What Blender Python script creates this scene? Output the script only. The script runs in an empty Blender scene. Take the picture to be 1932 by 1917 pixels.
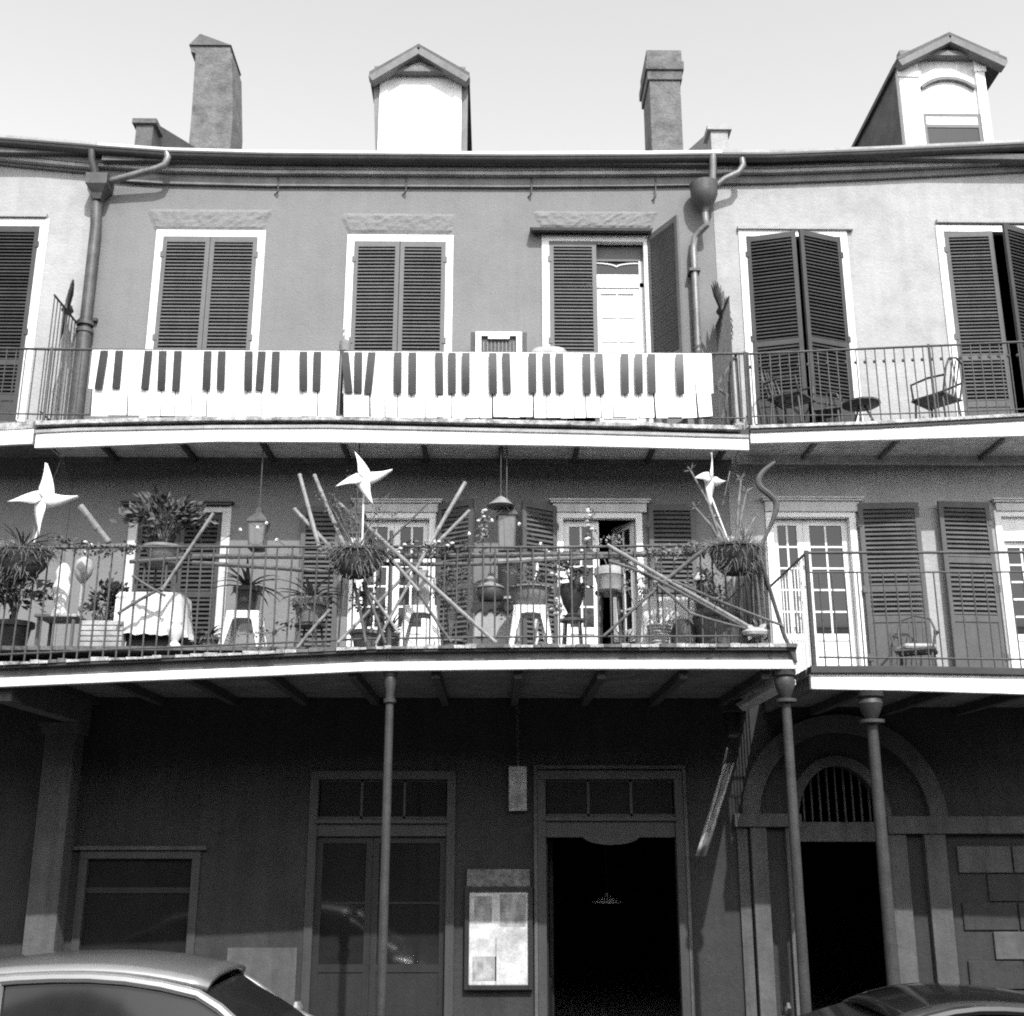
import bpy, math, random
from mathutils import Vector, Matrix, Euler
R = math.radians
random.seed(7)
sc = bpy.context.scene
COL = sc.collection

# ------------------------------------------------------------------ camera
CAM = Vector((0.0, -13.5, 2.3)); PITCH = R(16.1); YAW = R(0.8); FPX = 2200.0
cam_d = bpy.data.cameras.new("camera"); cam = bpy.data.objects.new("camera", cam_d); COL.objects.link(cam)
cam.location = CAM; cam.rotation_euler = Euler((math.pi/2 + PITCH, 0, -YAW))
cam_d.sensor_fit = 'HORIZONTAL'; cam_d.sensor_width = 36.0; cam_d.lens = FPX/1932.0*36.0
cam_d.clip_start = 0.05; cam_d.clip_end = 2000
sc.camera = cam
# ------------------------------------------------------------------ sky, sun, exposure
SUN_EL, SUN_AZ = R(45), R(15)          # az: to the right of straight behind the camera
w = bpy.data.worlds.new("World"); sc.world = w; w.use_nodes = True
nt = w.node_tree; bgn = nt.nodes["Background"]
sky = nt.nodes.new("ShaderNodeTexSky"); sky.sky_type = 'NISHITA'; sky.sun_disc = False
sky.sun_elevation = SUN_EL; sky.sun_rotation = math.pi - SUN_AZ
sky.air_density = 1.0; sky.dust_density = 1.5; sky.ozone_density = 1.0
# black-and-white film: one grey value, weighted to blue as such film is
sep = nt.nodes.new("ShaderNodeSeparateColor"); mg = nt.nodes.new("ShaderNodeMath"); mg.operation = 'MULTIPLY_ADD'
mb_ = nt.nodes.new("ShaderNodeMath"); mb_.operation = 'MULTIPLY'; mb_.inputs[1].default_value = 0.75; mg.inputs[1].default_value = 0.25
nt.links.new(sky.outputs[0], sep.inputs[0]); nt.links.new(sep.outputs[2], mb_.inputs[0])
nt.links.new(sep.outputs[1], mg.inputs[0]); nt.links.new(mb_.outputs[0], mg.inputs[2]); nt.links.new(mg.outputs[0], bgn.inputs[0])
bgn.inputs[1].default_value = 0.15
sl = bpy.data.lights.new("sun", 'SUN'); sl.energy = 2.25; sl.angle = R(0.6); sl.color = (1, 1, 1)
sun = bpy.data.objects.new("sun", sl); COL.objects.link(sun); sun.location = (8, -30, 30)
tosun = Vector((math.sin(SUN_AZ)*math.cos(SUN_EL), -math.cos(SUN_AZ)*math.cos(SUN_EL), math.sin(SUN_EL)))
sun.rotation_euler = tosun.to_track_quat('Z', 'Y').to_euler()
sc.view_settings.view_transform = 'Standard'; sc.view_settings.look = 'None'
sc.view_settings.exposure = 1.2; sc.view_settings.gamma = 1.0
sc.render.engine = 'CYCLES'
sc.cycles.use_denoising = False
sc.cycles.caustics_reflective = False; sc.cycles.caustics_refractive = False
sc.cycles.max_bounces = 6; sc.cycles.diffuse_bounces = 3; sc.cycles.glossy_bounces = 3
sc.cycles.pixel_filter_type = 'BLACKMAN_HARRIS'; sc.cycles.filter_width = 2.0
sc.render.film_transparent = False

# ------------------------------------------------------------------ helpers
RM = cam.rotation_euler.to_matrix()
def P(x, y, Y):
    """photo pixel (1932 wide picture) -> point on the plane at depth Y"""
    d = RM @ Vector(((x-966.0)/FPX, (958.5-y)/FPX, -1.0))
    return CAM + d*((Y-CAM.y)/d.y)
def PX(x, y, Y): return P(x, y, Y).x
def PZ(x, y, Y): return P(x, y, Y).z

def mat(name, col, rough=0.7, var=0.12, scale=6.0, bump=0.0, bscale=60.0, streak=0.0, metal=0.0, spec=0.4, dirt=0.0, coat=0.0):
    m = bpy.data.materials.new(name); m.use_nodes = True
    n = m.node_tree.nodes; l = m.node_tree.links; b = n["Principled BSDF"]
    geo = n.new("ShaderNodeNewGeometry")
    def noise(sc_, det=5.0, vec=None, rgh=0.6):
        t = n.new("ShaderNodeTexNoise"); t.inputs["Scale"].default_value = sc_; t.inputs["Detail"].default_value = det
        t.inputs["Roughness"].default_value = rgh
        l.new(vec if vec else geo.outputs["Position"], t.inputs["Vector"]); return t.outputs["Fac"]
    def ramp(src, a, c, p0=0.3, p1=0.7):
        r = n.new("ShaderNodeMapRange"); r.inputs[1].default_value = p0; r.inputs[2].default_value = p1
        r.inputs[3].default_value = a; r.inputs[4].default_value = c; l.new(src, r.inputs[0]); return r.outputs[0]
    def mul(a, c):
        x = n.new("ShaderNodeMath"); x.operation = 'MULTIPLY'; l.new(a, x.inputs[0])
        if isinstance(c, float): x.inputs[1].default_value = c
        else: l.new(c, x.inputs[1])
        return x.outputs[0]
    f = ramp(noise(scale), 1-var, 1+var)
    f = mul(f, ramp(noise(scale*7.3, 3.0), 1-var*0.5, 1+var*0.5))
    if streak:
        mp = n.new("ShaderNodeMapping"); mp.inputs["Scale"].default_value = (7.0, 7.0, 0.35)
        l.new(geo.outputs["Position"], mp.inputs["Vector"])
        f = mul(f, ramp(noise(1.0, 6.0, mp.outputs[0]), 1-streak, 1+streak*0.3, 0.3, 0.6))
    if dirt:
        f = mul(f, ramp(noise(scale*0.35+1.3, 8.0, None, 0.75), 1-dirt, 1.0, 0.36, 0.52))
    f = mul(f, float(col))
    cb = n.new("ShaderNodeCombineColor")
    for i in range(3): l.new(f, cb.inputs[i])
    l.new(cb.outputs[0], b.inputs["Base Color"])
    b.inputs["Roughness"].default_value = rough; b.inputs["Metallic"].default_value = metal
    b.inputs["Specular IOR Level"].default_value = spec
    if coat: b.inputs["Coat Weight"].default_value = coat; b.inputs["Coat Roughness"].default_value = 0.06
    if bump:
        bp = n.new("ShaderNodeBump"); bp.inputs["Strength"].default_value = bump; bp.inputs["Distance"].default_value = 0.02
        l.new(noise(bscale, 6.0), bp.inputs["Height"]); l.new(bp.outputs[0], b.inputs["Normal"])
    return m

M = {}
M['stucco_main'] = mat('stucco_main', 0.19, 0.9, 0.07, 1.3, 0.35, 30, streak=0.05, dirt=0.05)
M['stucco_pale'] = mat('stucco_pale', 0.36, 0.9, 0.10, 1.1, 0.4, 25, streak=0.07, dirt=0.16)
M['stucco_rough'] = mat('stucco_rough', 0.195, 0.95, 0.10, 3.0, 1.0, 16)
M['stone_dark_shaded'] = mat('stone_dark_shaded', 0.035, 0.9, 0.2, 2.0, 0.5, 20, streak=0.2)  # dark ground-floor paint, lowered further to carry the shade under the galleries
M['stone_mid'] = mat('stone_mid', 0.085, 0.9, 0.22, 2.5, 0.4, 20, streak=0.25)
M['white'] = mat('white_paint', 0.80, 0.55, 0.05, 3.0, 0.1, 40, streak=0.10)
M['white_worn'] = mat('white_worn', 0.72, 0.6, 0.08, 3.0, 0.2, 30, streak=0.22)
M['cream'] = mat('cream_paint', 0.55, 0.6, 0.08, 3.0, 0.15, 30, streak=0.2)
M['shutter'] = mat('shutter_paint', 0.115, 0.55, 0.10, 5.0, 0.1, 30, streak=0.12)
M['shutter_dark'] = mat('shutter_dark', 0.042, 0.6, 0.15, 4.0, 0.1, 30, streak=0.2)
M['shutter_grey'] = mat('shutter_grey', 0.085, 0.6, 0.15, 4.0, 0.1, 30, streak=0.2)
M['door_dark'] = mat('door_dark', 0.02, 0.5, 0.15, 4.0, 0.1, 30, streak=0.2)
M['trim_dark'] = mat('trim_dark', 0.05, 0.5, 0.15, 4.0, 0.1, 30, streak=0.2)
M['iron'] = mat('iron', 0.045, 0.5, 0.3, 12.0, 0.3, 80, spec=0.5)
M['iron_worn'] = mat('iron_worn', 0.07, 0.6, 0.35, 9.0, 0.3, 60, spec=0.4)
M['column'] = mat('column_paint', 0.04, 0.5, 0.3, 6.0, 0.2, 60, streak=0.2)
M['gutter'] = mat('gutter_zinc', 0.05, 0.5, 0.25, 3.0, 0.1, 30, streak=0.2)
M['copper'] = mat('downspout_metal', 0.085, 0.5, 0.3, 5.0, 0.15, 40, streak=0.3, metal=0.2)
M['zinc'] = mat('zinc_pipe', 0.20, 0.42, 0.25, 5.0, 0.1, 30, streak=0.2, metal=0.35)
M['cornice'] = mat('cornice_paint', 0.16, 0.7, 0.2, 2.5, 0.15, 30, streak=0.15)
M['flashing'] = mat('flashing', 0.55, 0.5, 0.1, 3.0, metal=0.2)
M['cornice_light'] = mat('cornice_light', 0.34, 0.7, 0.2, 2.5, 0.15, 30, dirt=0.3)
M['slate'] = mat('slate', 0.10, 0.8, 0.3, 4.0, 0.4, 30)
M['brick'] = mat('chimney_render', 0.15, 0.95, 0.3, 5.0, 0.9, 22, dirt=0.35)
M['brick_dark'] = mat('brick_dark', 0.09, 0.9, 0.25, 3.0, 0.4, 30)
M['deck'] = mat('deck_wood', 0.13, 0.85, 0.35, 8.0, 0.5, 40, dirt=0.5)
M['deck_edge'] = mat('deck_edge', 0.42, 0.85, 0.45, 13.0, 0.8, 40, dirt=0.7)
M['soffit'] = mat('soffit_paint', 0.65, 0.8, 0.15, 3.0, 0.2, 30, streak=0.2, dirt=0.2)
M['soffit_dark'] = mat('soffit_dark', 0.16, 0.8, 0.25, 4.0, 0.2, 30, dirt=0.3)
M['joist'] = mat('joist_dark', 0.05, 0.8, 0.2, 5.0)
M['fascia_grey'] = mat('fascia_grey', 0.10, 0.6, 0.2, 2.0, 0.2, 30, streak=0.4)
M['glass'] = mat('window_glass', 0.018, 0.06, 0.2, 1.0, spec=0.5)
M['glass_pale'] = mat('lantern_glass', 0.13, 0.15, 0.2, 4.0, spec=0.6)
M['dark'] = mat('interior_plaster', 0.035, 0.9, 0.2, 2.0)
M['curtain'] = mat('curtain_cloth', 0.62, 0.9, 0.1, 9.0, 0.2, 12)
M['bamboo'] = mat('bamboo', 0.22, 0.55, 0.25, 14.0, 0.2, 60, dirt=0.25)
M['bamboo_dark'] = mat('bamboo_weathered', 0.10, 0.65, 0.3, 14.0, 0.2, 60, dirt=0.3)
M['moss'] = mat('coir_moss', 0.045, 1.0, 0.6, 16.0, 1.0, 60)
M['straw'] = mat('straw', 0.17, 0.9, 0.45, 18.0)
M['leaf'] = mat('leaf_green', 0.085, 0.6, 0.5, 14.0)
M['leaf_pale'] = mat('leaf_pale', 0.17, 0.6, 0.5, 14.0)
M['leaf_dark'] = mat('leaf_dark', 0.045, 0.6, 0.5, 14.0)
M['stem'] = mat('plant_stem', 0.11, 0.8, 0.4, 14.0, 0.4, 60)
M['plastic'] = mat('white_plastic', 0.80, 0.35, 0.03, 4.0)
M['pinwheel'] = mat('pinwheel_plastic', 0.85, 0.35, 0.02, 4.0)
M['clay'] = mat('clay_pot', 0.20, 0.85, 0.25, 9.0, 0.3, 50, dirt=0.2)
M['clay_pale'] = mat('pale_pot', 0.38, 0.7, 0.25, 9.0, 0.2, 50, dirt=0.2)
M['pot_dark'] = mat('dark_pot', 0.04, 0.5, 0.3, 9.0, 0.2, 50)
M['cloth'] = mat('white_cloth', 0.62, 0.9, 0.06, 6.0, 0.3, 14)
M['cloth_dark'] = mat('dark_cloth', 0.035, 0.9, 0.2, 6.0, 0.3, 14)
M['grey_box'] = mat('painted_chest', 0.32, 0.6, 0.15, 5.0, 0.1, 30, streak=0.2)
M['key_white'] = mat('key_white', 0.84, 0.5, 0.02, 5.0)
M['key_black'] = mat('key_black', 0.02, 0.45, 0.3, 9.0, spec=0.35)
M['car_pale'] = mat('car_paint_silver', 0.30, 0.3, 0.05, 3.0, metal=0.55, coat=1.0)
M['car_dark'] = mat('car_paint_dark', 0.012, 0.3, 0.1, 3.0, coat=1.0)
M['rubber'] = mat('rubber', 0.02, 0.85, 0.2, 10.0)
M['chrome'] = mat('bright_trim', 0.6, 0.15, 0.05, 8.0, metal=1.0)
M['asphalt'] = mat('asphalt', 0.05, 0.9, 0.3, 3.0, 0.6, 90, dirt=0.2)
M['paving'] = mat('paving', 0.13, 0.9, 0.2, 3.0, 0.5, 60, dirt=0.2)
M['kerb'] = mat('kerb_stone', 0.24, 0.85, 0.2, 3.0, 0.5, 50)
M['poster'] = mat('poster_print', 0.52, 0.6, 0.35, 5.5, dirt=0.25)
M['sign'] = mat('sign_board', 0.14, 0.6, 0.6, 14.0, dirt=0.5)
M['sign_plate'] = mat('sign_plate', 0.34, 0.6, 0.4, 8.0, dirt=0.5)
M['wicker'] = mat('wicker', 0.34, 0.8, 0.35, 22.0, 0.6, 80)

WL = {}   # world location of every object's origin
class MB:
    def __init__(s): s.v = []; s.f = []
    def add(s, vs, fs):
        o = len(s.v); s.v += [tuple(v) for v in vs]; s.f += [tuple(i+o for i in f) for f in fs]; return s
    def hexa(s, p):   # 8 points: bottom 4 (ccw), top 4
        return s.add(p, [(0,3,2,1),(4,5,6,7),(0,1,5,4),(1,2,6,5),(2,3,7,6),(3,0,4,7)])
    def box(s, x0, x1, y0, y1, z0, z1):
        return s.hexa([(x0,y0,z0),(x1,y0,z0),(x1,y1,z0),(x0,y1,z0),(x0,y0,z1),(x1,y0,z1),(x1,y1,z1),(x0,y1,z1)])
    def bar(s, a, b, wd, th, up=(0,0,1)):
        a = Vector(a); b = Vector(b); d = (b-a).normalized(); u = Vector(up)
        if abs(d.dot(u)) > 0.95: u = Vector((0,1,0))
        sd = d.cross(u).normalized()*wd/2; uu = sd.cross(d).normalized()*th/2
        return s.hexa([a-sd-uu, a+sd-uu, b+sd-uu, b-sd-uu, a-sd+uu, a+sd+uu, b+sd+uu, b-sd+uu])
    def tube(s, pts, r, n=8, caps=True):
        pts = [Vector(p) for p in pts]; m = len(pts)
        rs = r if isinstance(r, (list, tuple)) else [r]*m
        o = len(s.v); prev = None
        for i, p in enumerate(pts):
            t = (pts[min(i+1, m-1)]-pts[max(i-1, 0)])
            t = t.normalized() if t.length > 1e-9 else Vector((0,0,1))
            if prev is None:
                a = Vector((0,0,1)) if abs(t.z) < 0.9 else Vector((0,1,0))
                u = t.cross(a).normalized()
            else:
                u = (prev - t*prev.dot(t)); u = u.normalized() if u.length > 1e-6 else t.orthogonal().normalized()
            prev = u; v = t.cross(u)
            for k in range(n):
                an = 2*math.pi*k/n
                q = p + (u*math.cos(an)+v*math.sin(an))*rs[i]; s.v.append(tuple(q))
        for i in range(m-1):
            for k in range(n):
                a = o+i*n+k; b = o+i*n+(k+1) % n
                s.f.append((a, b, b+n, a+n))
        if caps:
            s.f.append(tuple(o+k for k in reversed(range(n)))); s.f.append(tuple(o+(m-1)*n+k for k in range(n)))
        return s
    def lathe(s, c, prof, n=20, sx=1.0, sy=1.0, ang=0.0):
        c = Vector(c); o = len(s.v); m = len(prof)
        for r, z in prof:
            for k in range(n):
                an = 2*math.pi*k/n+ang
                s.v.append((c.x+r*sx*math.cos(an), c.y+r*sy*math.sin(an), c.z+z))
        for i in range(m-1):
            for k in range(n):
                a = o+i*n+k; b = o+i*n+(k+1) % n
                s.f.append((a, b, b+n, a+n))
        s.f.append(tuple(o+k for k in reversed(range(n)))); s.f.append(tuple(o+(m-1)*n+k for k in range(n)))
        return s
    def strip(s, tops, bots, Yf, Yb):
        """run of boxes: px polylines (same x's) on plane Yf, carried straight back to Yb"""
        T = [P(x, y, Yf) for x, y in tops]; B = [P(x, y, Yf) for x, y in bots]
        for i in range(len(T)):
            xm = (T[i].x+B[i].x)/2; T[i].x = xm; B[i].x = xm
        vs = []
        for t, b in zip(T, B): vs += [(b.x, Yf, b.z), (t.x, Yf, t.z), (t.x, Yb, t.z), (b.x, Yb, b.z)]
        fs = []
        for i in range(len(T)-1):
            o = i*4
            for k in range(4): fs.append((o+k, o+(k+1) % 4, o+4+(k+1) % 4, o+4+k)[::-1])
        e = (len(T)-1)*4
        fs += [(0,1,2,3), (e+3,e+2,e+1,e)]
        return s.add(vs, fs)
    def leaf(s, p, d, nrm, ln, wd):
        p = Vector(p); d = Vector(d).normalized(); sd = d.cross(Vector(nrm))
        sd = sd.normalized() if sd.length > 1e-6 else d.orthogonal().normalized()
        mid = p + d*ln*0.5; up = sd.cross(d)*ln*0.08
        return s.add([p, mid+sd*wd/2+up, p+d*ln, mid-sd*wd/2+up], [(0,1,2,3)])
    def blade(s, base, d, ln, wd, droop, n=5):
        """long tapering leaf that bends down"""
        p = Vector(base); d = Vector(d).normalized()
        sd = d.cross(Vector((0,0,1))); sd = sd.normalized() if sd.length > 1e-4 else Vector((1,0,0))
        o = len(s.v)
        for i in range(n+1):
            t = i/n; wv = wd*(1-t)**0.7*(0.6+0.8*min(t*3, 1))/1.4+0.001
            up = sd.cross(d)*wv*0.25
            s.v += [tuple(p-sd*wv/2+up), tuple(p), tuple(p+sd*wv/2+up)]
            p = p + d*ln/n; d = (d + Vector((0,0,-droop/n))).normalized()
        for i in range(n):
            a = o+i*3
            s.f += [(a, a+1, a+4, a+3), (a+1, a+2, a+5, a+4)]
        return s
    def mesh(s, name, m, smooth=False, origin=None):
        me = bpy.data.meshes.new(name)
        org = Vector(origin) if origin is not None else Vector((0,0,0))
        me.from_pydata([tuple(Vector(v)-org) for v in s.v], [], s.f); me.materials.append(m)
        if smooth:
            me.polygons.foreach_set("use_smooth", [True]*len(me.polygons))
            try: me.set_sharp_from_angle(angle=R(38))
            except Exception: pass
        me.validate(); me.update(); return me
    def build(s, name, m, parent=None, smooth=False, bevel=0.0):
        xs = [v[0] for v in s.v]; ys = [v[1] for v in s.v]; zs = [v[2] for v in s.v]
        org = Vector(((min(xs)+max(xs))/2, (min(ys)+max(ys))/2, min(zs)))
        ob = bpy.data.objects.new(name, s.mesh(name, m, smooth, org)); put(ob, org, parent)
        if bevel:
            bv = ob.modifiers.new("bevel", 'BEVEL'); bv.width = bevel; bv.segments = 2; bv.limit_method = 'ANGLE'
        return ob
def put(ob, wloc, parent=None):
    COL.objects.link(ob); wl = Vector(wloc)
    if parent is not None:
        ob.parent = parent; ob.location = wl - WL[parent.name]
    else: ob.location = wl
    WL[ob.name] = wl; return ob
def tag(o, label, cat, group=None):
    o["label"] = label; o["category"] = cat
    if group: o["group"] = group
    return o
def thing(name, loc, label, cat, group=None):
    o = bpy.data.objects.new(name, None); o.empty_display_size = 0.1
    put(o, loc); return tag(o, label, cat, group)
def kind(o, k): o["kind"] = k; return o
def inst(name, me, wloc, parent, rot=(0,0,0), scale=(1,1,1)):
    o = bpy.data.objects.new(name, me); put(o, wloc, parent); o.rotation_euler = rot; o.scale = scale; return o
def lerp(pl, x):
    for (x0, y0), (x1, y1) in zip(pl, pl[1:]):
        if x <= x1: return y0+(y1-y0)*(x-x0)/(x1-x0)
    return pl[-1][1]
def rv(a=1.0): return Vector((random.uniform(-a, a), random.uniform(-a, a), random.uniform(-a, a)))

YG, YB = -2.40, -0.90         # fronts of the lower gallery and of the upper balcony
ZD2, ZD3 = 4.15, 7.00         # their decks
XL = PX(180, 520, 0); XR = PX(1352, 520, 0)
XLL, XRR = -11.0, 11.0
SAG2 = [(-420,1303),(0,1296),(250,1285),(502,1275),(695,1266),(1043,1262),(1503,1262)]   # lower fascia, bottom edge

# ------------------------------------------------------------------ ground
g = MB(); g.box(-400, 400, -400, -3.1, -0.5, 0.0); kind(g.build('street', M['asphalt']), 'structure')
g = MB(); g.box(-60, 60, -2.9, 60, -0.4, 0.14); kind(g.build('sidewalk', M['paving']), 'structure')
kb = bpy.data.objects.new('kerb', None); put(kb, (0,-3,0)); kind(kb, 'structure')
km = MB().box(-0.745, 0.745, -0.1, 0.1, -0.3, 0.15).mesh('kerb_stone', M['kerb'])
for i in range(-14, 15): inst('kerb_stone', km, (i*1.5, -3.0, 0), kb)


# added brick block, never in view, behind the camera: it shades the low sky from this side
op = thing('added_sky_blocker', (0, -26, 0), 'added unseen brick block behind the camera that shades the low sky', 'building')
MB().box(-45, 45, -36, -25, 0, 8.6).build('wall', M['brick_dark'], op); MB().box(-45.3, 45.3, -36, -24.6, 8.6, 9.2).build('parapet', M['cornice'], op)
wmesh = MB().box(-.7, .7, -.04, .06, 0, 2.2).mesh('window', M['door_dark']); wpane = MB().box(-.6, .6, .062, .07, .1, 2.1).mesh('pane', M['glass'])
for fl in range(2):
    for i in range(-12, 13):
        o = inst('window', wmesh, (i*3.4, -25, 1.0+fl*3.9), op); inst('pane', wpane, (i*3.4, -25, 1.0+fl*3.9), o)

# ------------------------------------------------------------------ walls with openings
def wall_mesh(x0, x1, z0, z1, holes, mb, yf=0.0, rev=0.22):
    xs = sorted(set([x0, x1]+[h[0] for h in holes]+[h[1] for h in holes]))
    zs = sorted(set([z0, z1]+[h[2] for h in holes]+[h[3] for h in holes]))
    xs = [x for x in xs if x0 <= x <= x1]; zs = [z for z in zs if z0 <= z <= z1]
    for a, b in zip(xs, xs[1:]):
        for c, d in zip(zs, zs[1:]):
            xm, zm = (a+b)/2, (c+d)/2
            if any(h[0] < xm < h[1] and h[2] < zm < h[3] for h in holes): continue
            mb.add([(a,yf,c),(b,yf,c),(b,yf,d),(a,yf,d)], [(0,1,2,3)])
            mb.add([(a,yf+rev,c),(b,yf+rev,c),(b,yf+rev,d),(a,yf+rev,d)], [(3,2,1,0)])
    for a, b, c, d in holes:
        mb.add([(a,yf,c),(b,yf,c),(b,yf,d),(a,yf,d),(a,yf+rev,c),(b,yf+rev,c),(b,yf+rev,d),(a,yf+rev,d)],
               [(0,4,5,1),(1,5,6,2),(2,6,7,3),(3,7,4,0)])
    return mb
def hole(xl, xr, yt, zb, ym=None):
    """opening from px left/right/top, bottom given in metres"""
    ym = ym if ym else yt+60
    return [PX(xl, ym, 0), PX(xr, ym, 0), zb, PZ((xl+xr)/2, yt, 0)]

Z3 = ZD3-0.03
H = {}
H['w1'] = hole(290, 495, 437, Z3, 520); H['w2'] = hole(654, 853, 446, Z3, 520); H['w3'] = hole(1024, 1228, 446, Z3, 520)
H['w0'] = hole(-120, 80, 415, Z3, 520); H['w4'] = hole(1399, 1602, 437, Z3, 520); H['w5'] = hole(1776, 1980, 428, Z3, 520)
Z2 = ZD2-0.03
H['d1'] = hole(240, 430, 953, Z2, 1050); H['d2'] = hole(662, 820, 968, Z2, 1050); H['d3'] = hole(1052, 1212, 968, Z2, 1050)
H['d4'] = hole(1450, 1618, 966, Z2, 1050); H['d5'] = hole(1885, 2060, 965, Z2, 1050)
H['g1'] = hole(580, 856, 1456, 0.5, 1650); H['g2'] = hole(1016, 1292, 1456, 0.14, 1650); H['g0'] = hole(140, 368, 1606, 0.5, 1750)
H['g3'] = [PX(1513, 1650, 0), PX(1672, 1650, 0), 0.14, PZ(1590, 1445, 0)]
ZS2, ZS3 = 3.92, 6.80        # ceilings of the galleries

def building(name, loc, label): return thing(name, loc, label, 'building')
main = building('townhouse', ((XL+XR)/2, 0, 0.14), 'grey stuccoed three-storey townhouse behind the balcony hung with piano keys')
left = building('townhouse', ((XL+XLL)/2, 0, 0.14), 'pale stuccoed townhouse beside the fat dark downspout with a square hopper')
right = building('townhouse', ((XR+XRR)/2, 0, 0.14), 'pale stuccoed townhouse with an arched dark street doorway and bifold shutters')
def shell(b, x0, x1, holes2, holes1, mu, mg, ztop=10.95):
    if b is left:
        wall_mesh(x0, x1, ZS3+.04, ztop, holes2, MB()).build('wall', mu, b); wall_mesh(x0, x1, ZS2+0.1, ZS3+.04, [], MB()).build('wall', M['stucco_main'], b)
    else: wall_mesh(x0, x1, ZS2+0.1, ztop, holes2, MB()).build('wall', mu, b)
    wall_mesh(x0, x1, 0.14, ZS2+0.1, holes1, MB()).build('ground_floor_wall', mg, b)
    s = MB(); t = 0.2
    s.box(x0+0.01, x0+t, 0.23, 7, 0.14, ztop); s.box(x1-t, x1-0.01, 0.23, 7, 0.14, ztop); s.box(x0+t, x1-t, 6.8, 7, 0.14, ztop)
    for z in (ZS2+0.1, ZS3+0.08, 10.6): s.box(x0+t, x1-t, 0.23, 6.8, z, z+0.15)
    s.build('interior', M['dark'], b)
shell(main, XL, XR, [H[k] for k in ('w1','w2','w3','d1','d2','d3')], [H[k] for k in ('g0','g1','g2')], M['stucco_main'], M['stone_dark_shaded'])
shell(left, XLL, XL-0.004, [H['w0']], [], M['stucco_pale'], M['stone_dark_shaded'])
shell(right, XR+0.004, XRR, [H[k] for k in ('w4','w5','d4','d5')], [H['g3']], M['stucco_pale'], M['stone_dark_shaded'])

# hairline scored joints in the grey stucco are too faint to build; lintels are rough cast
def lintel(b, tl, tr, bl, br, yt, yb, m):
    a = [P(bl, yb, -0.03), P(br, yb, -0.03), P(tr, yt, -0.03), P(tl, yt, -0.03)]
    zb = (a[0].z+a[1].z)/2; zt = (a[2].z+a[3].z)/2
    n = 26; mb = MB(); vs = []; fs = []; rows = 6
    for j in range(rows+1):
        for i in range(n+1):
            t = j/rows; u = i/n
            x = (a[0].x*(1-t)+a[3].x*t)*(1-u)+(a[1].x*(1-t)+a[2].x*t)*u
            edge = i in (0, n) or j in (0, rows)
            vs.append((x+random.uniform(-.006,.006)*(not edge), 0.002 if edge else -0.010-random.random()*0.016, zb+(zt-zb)*t))
    for j in range(rows):
        for i in range(n):
            q = j*(n+1)+i; fs.append((q, q+1, q+n+2, q+n+1))
    mb.add(vs, fs).build('lintel', m, b)
lintel(main, 273, 517, 290, 497, 392, 434, M['stucco_rough'])
lintel(main, 638, 862, 655, 853, 400, 440, M['stucco_rough'])
lintel(main, 1000, 1244, 1020, 1228, 396, 430, M['stucco_rough'])

# ------------------------------------------------------------------ frames, shutters, doors
def frame(b, h, wd, m, depth=0.07, proud=0.025, head=None, name='window_frame', bottom=False):
    x0, x1, z0, z1 = h; f = MB(); hd = head or wd
    f.box(x0-0.01, x0+wd, -proud, depth, z0, z1-hd); f.box(x1-wd, x1+0.01, -proud, depth, z0, z1-hd)
    f.box(x0-0.01, x1+0.01, -proud, depth, z1-hd, z1+0.01)
    if bottom: f.box(x0+wd, x1-wd, -proud, depth, z0, z0+wd)
    return f.build(name, m, b, bevel=0.004)
SLAT = {}
def slat_mesh(wd, m, dep=0.058):
    k = (round(wd, 3), m.name)
    if k not in SLAT: SLAT[k] = MB().box(-wd/2, wd/2, -dep/2, dep/2, -0.005, 0.005).mesh('slat', m)
    return SLAT[k]
def shutter(b, hx, hy, z0, z1, wd, ang, m, side=1, pitch=0.048, mids=(0.36,), panel_to=0.0, zmin=-9, tilt=50):
    """leaf hinged at (hx,hy); side=+1 opens from the left jamb, -1 from the right; ang = degrees open towards the street"""
    a = -R(ang) if side > 0 else R(ang)
    mt = Matrix.Rotation(a, 3, 'Z'); st = 0.055; th = 0.018; hgt = z1-z0
    f = MB()
    def lb(u0, u1, v0, v1, n0=-th, n1=th):
        if side < 0: u0, u1 = -u1, -u0
        f.box(u0, u1, n0, n1, v0, v1)
    lb(0, st, 0, hgt); lb(wd-st, wd, 0, hgt)
    rails = [(0, 0.14), (hgt-0.075, hgt)] + [(hgt*q-0.035, hgt*q+0.035) for q in mids]
    if panel_to: rails.append((hgt*panel_to-0.04, hgt*panel_to+0.04)); lb(st, wd-st, 0.14, hgt*panel_to-0.04, -0.008, 0.008)
    for r0, r1 in rails: lb(st, wd-st, r0, r1)
    for zz in (0.25, hgt*0.5, hgt-0.25): lb(-0.02, 0.03, zz-0.04, zz+0.04, -th-0.008, -th+0.002)
    o = bpy.data.objects.new('shutter', f.mesh('shutter', m)); put(o, (hx, hy, z0), b); o.rotation_euler = (0, 0, a)
    rails.sort(); sm = slat_mesh(wd-2*st, m)
    for (a0, a1), (b0, b1) in zip(rails, rails[1:]):
        if panel_to and b1 <= hgt*panel_to+0.05: continue
        n = max(1, round((b0-a1)/pitch))
        for i in range(n):
            zl = a1+(i+0.5)*(b0-a1)/n
            if z0+zl < zmin: continue
            s = bpy.data.objects.new('slat', sm); COL.objects.link(s); s.parent = o
            s.location = (side*wd/2, 0, zl); s.rotation_euler = (R(tilt+random.uniform(-4, 4)), 0, 0)
    return o
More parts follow.
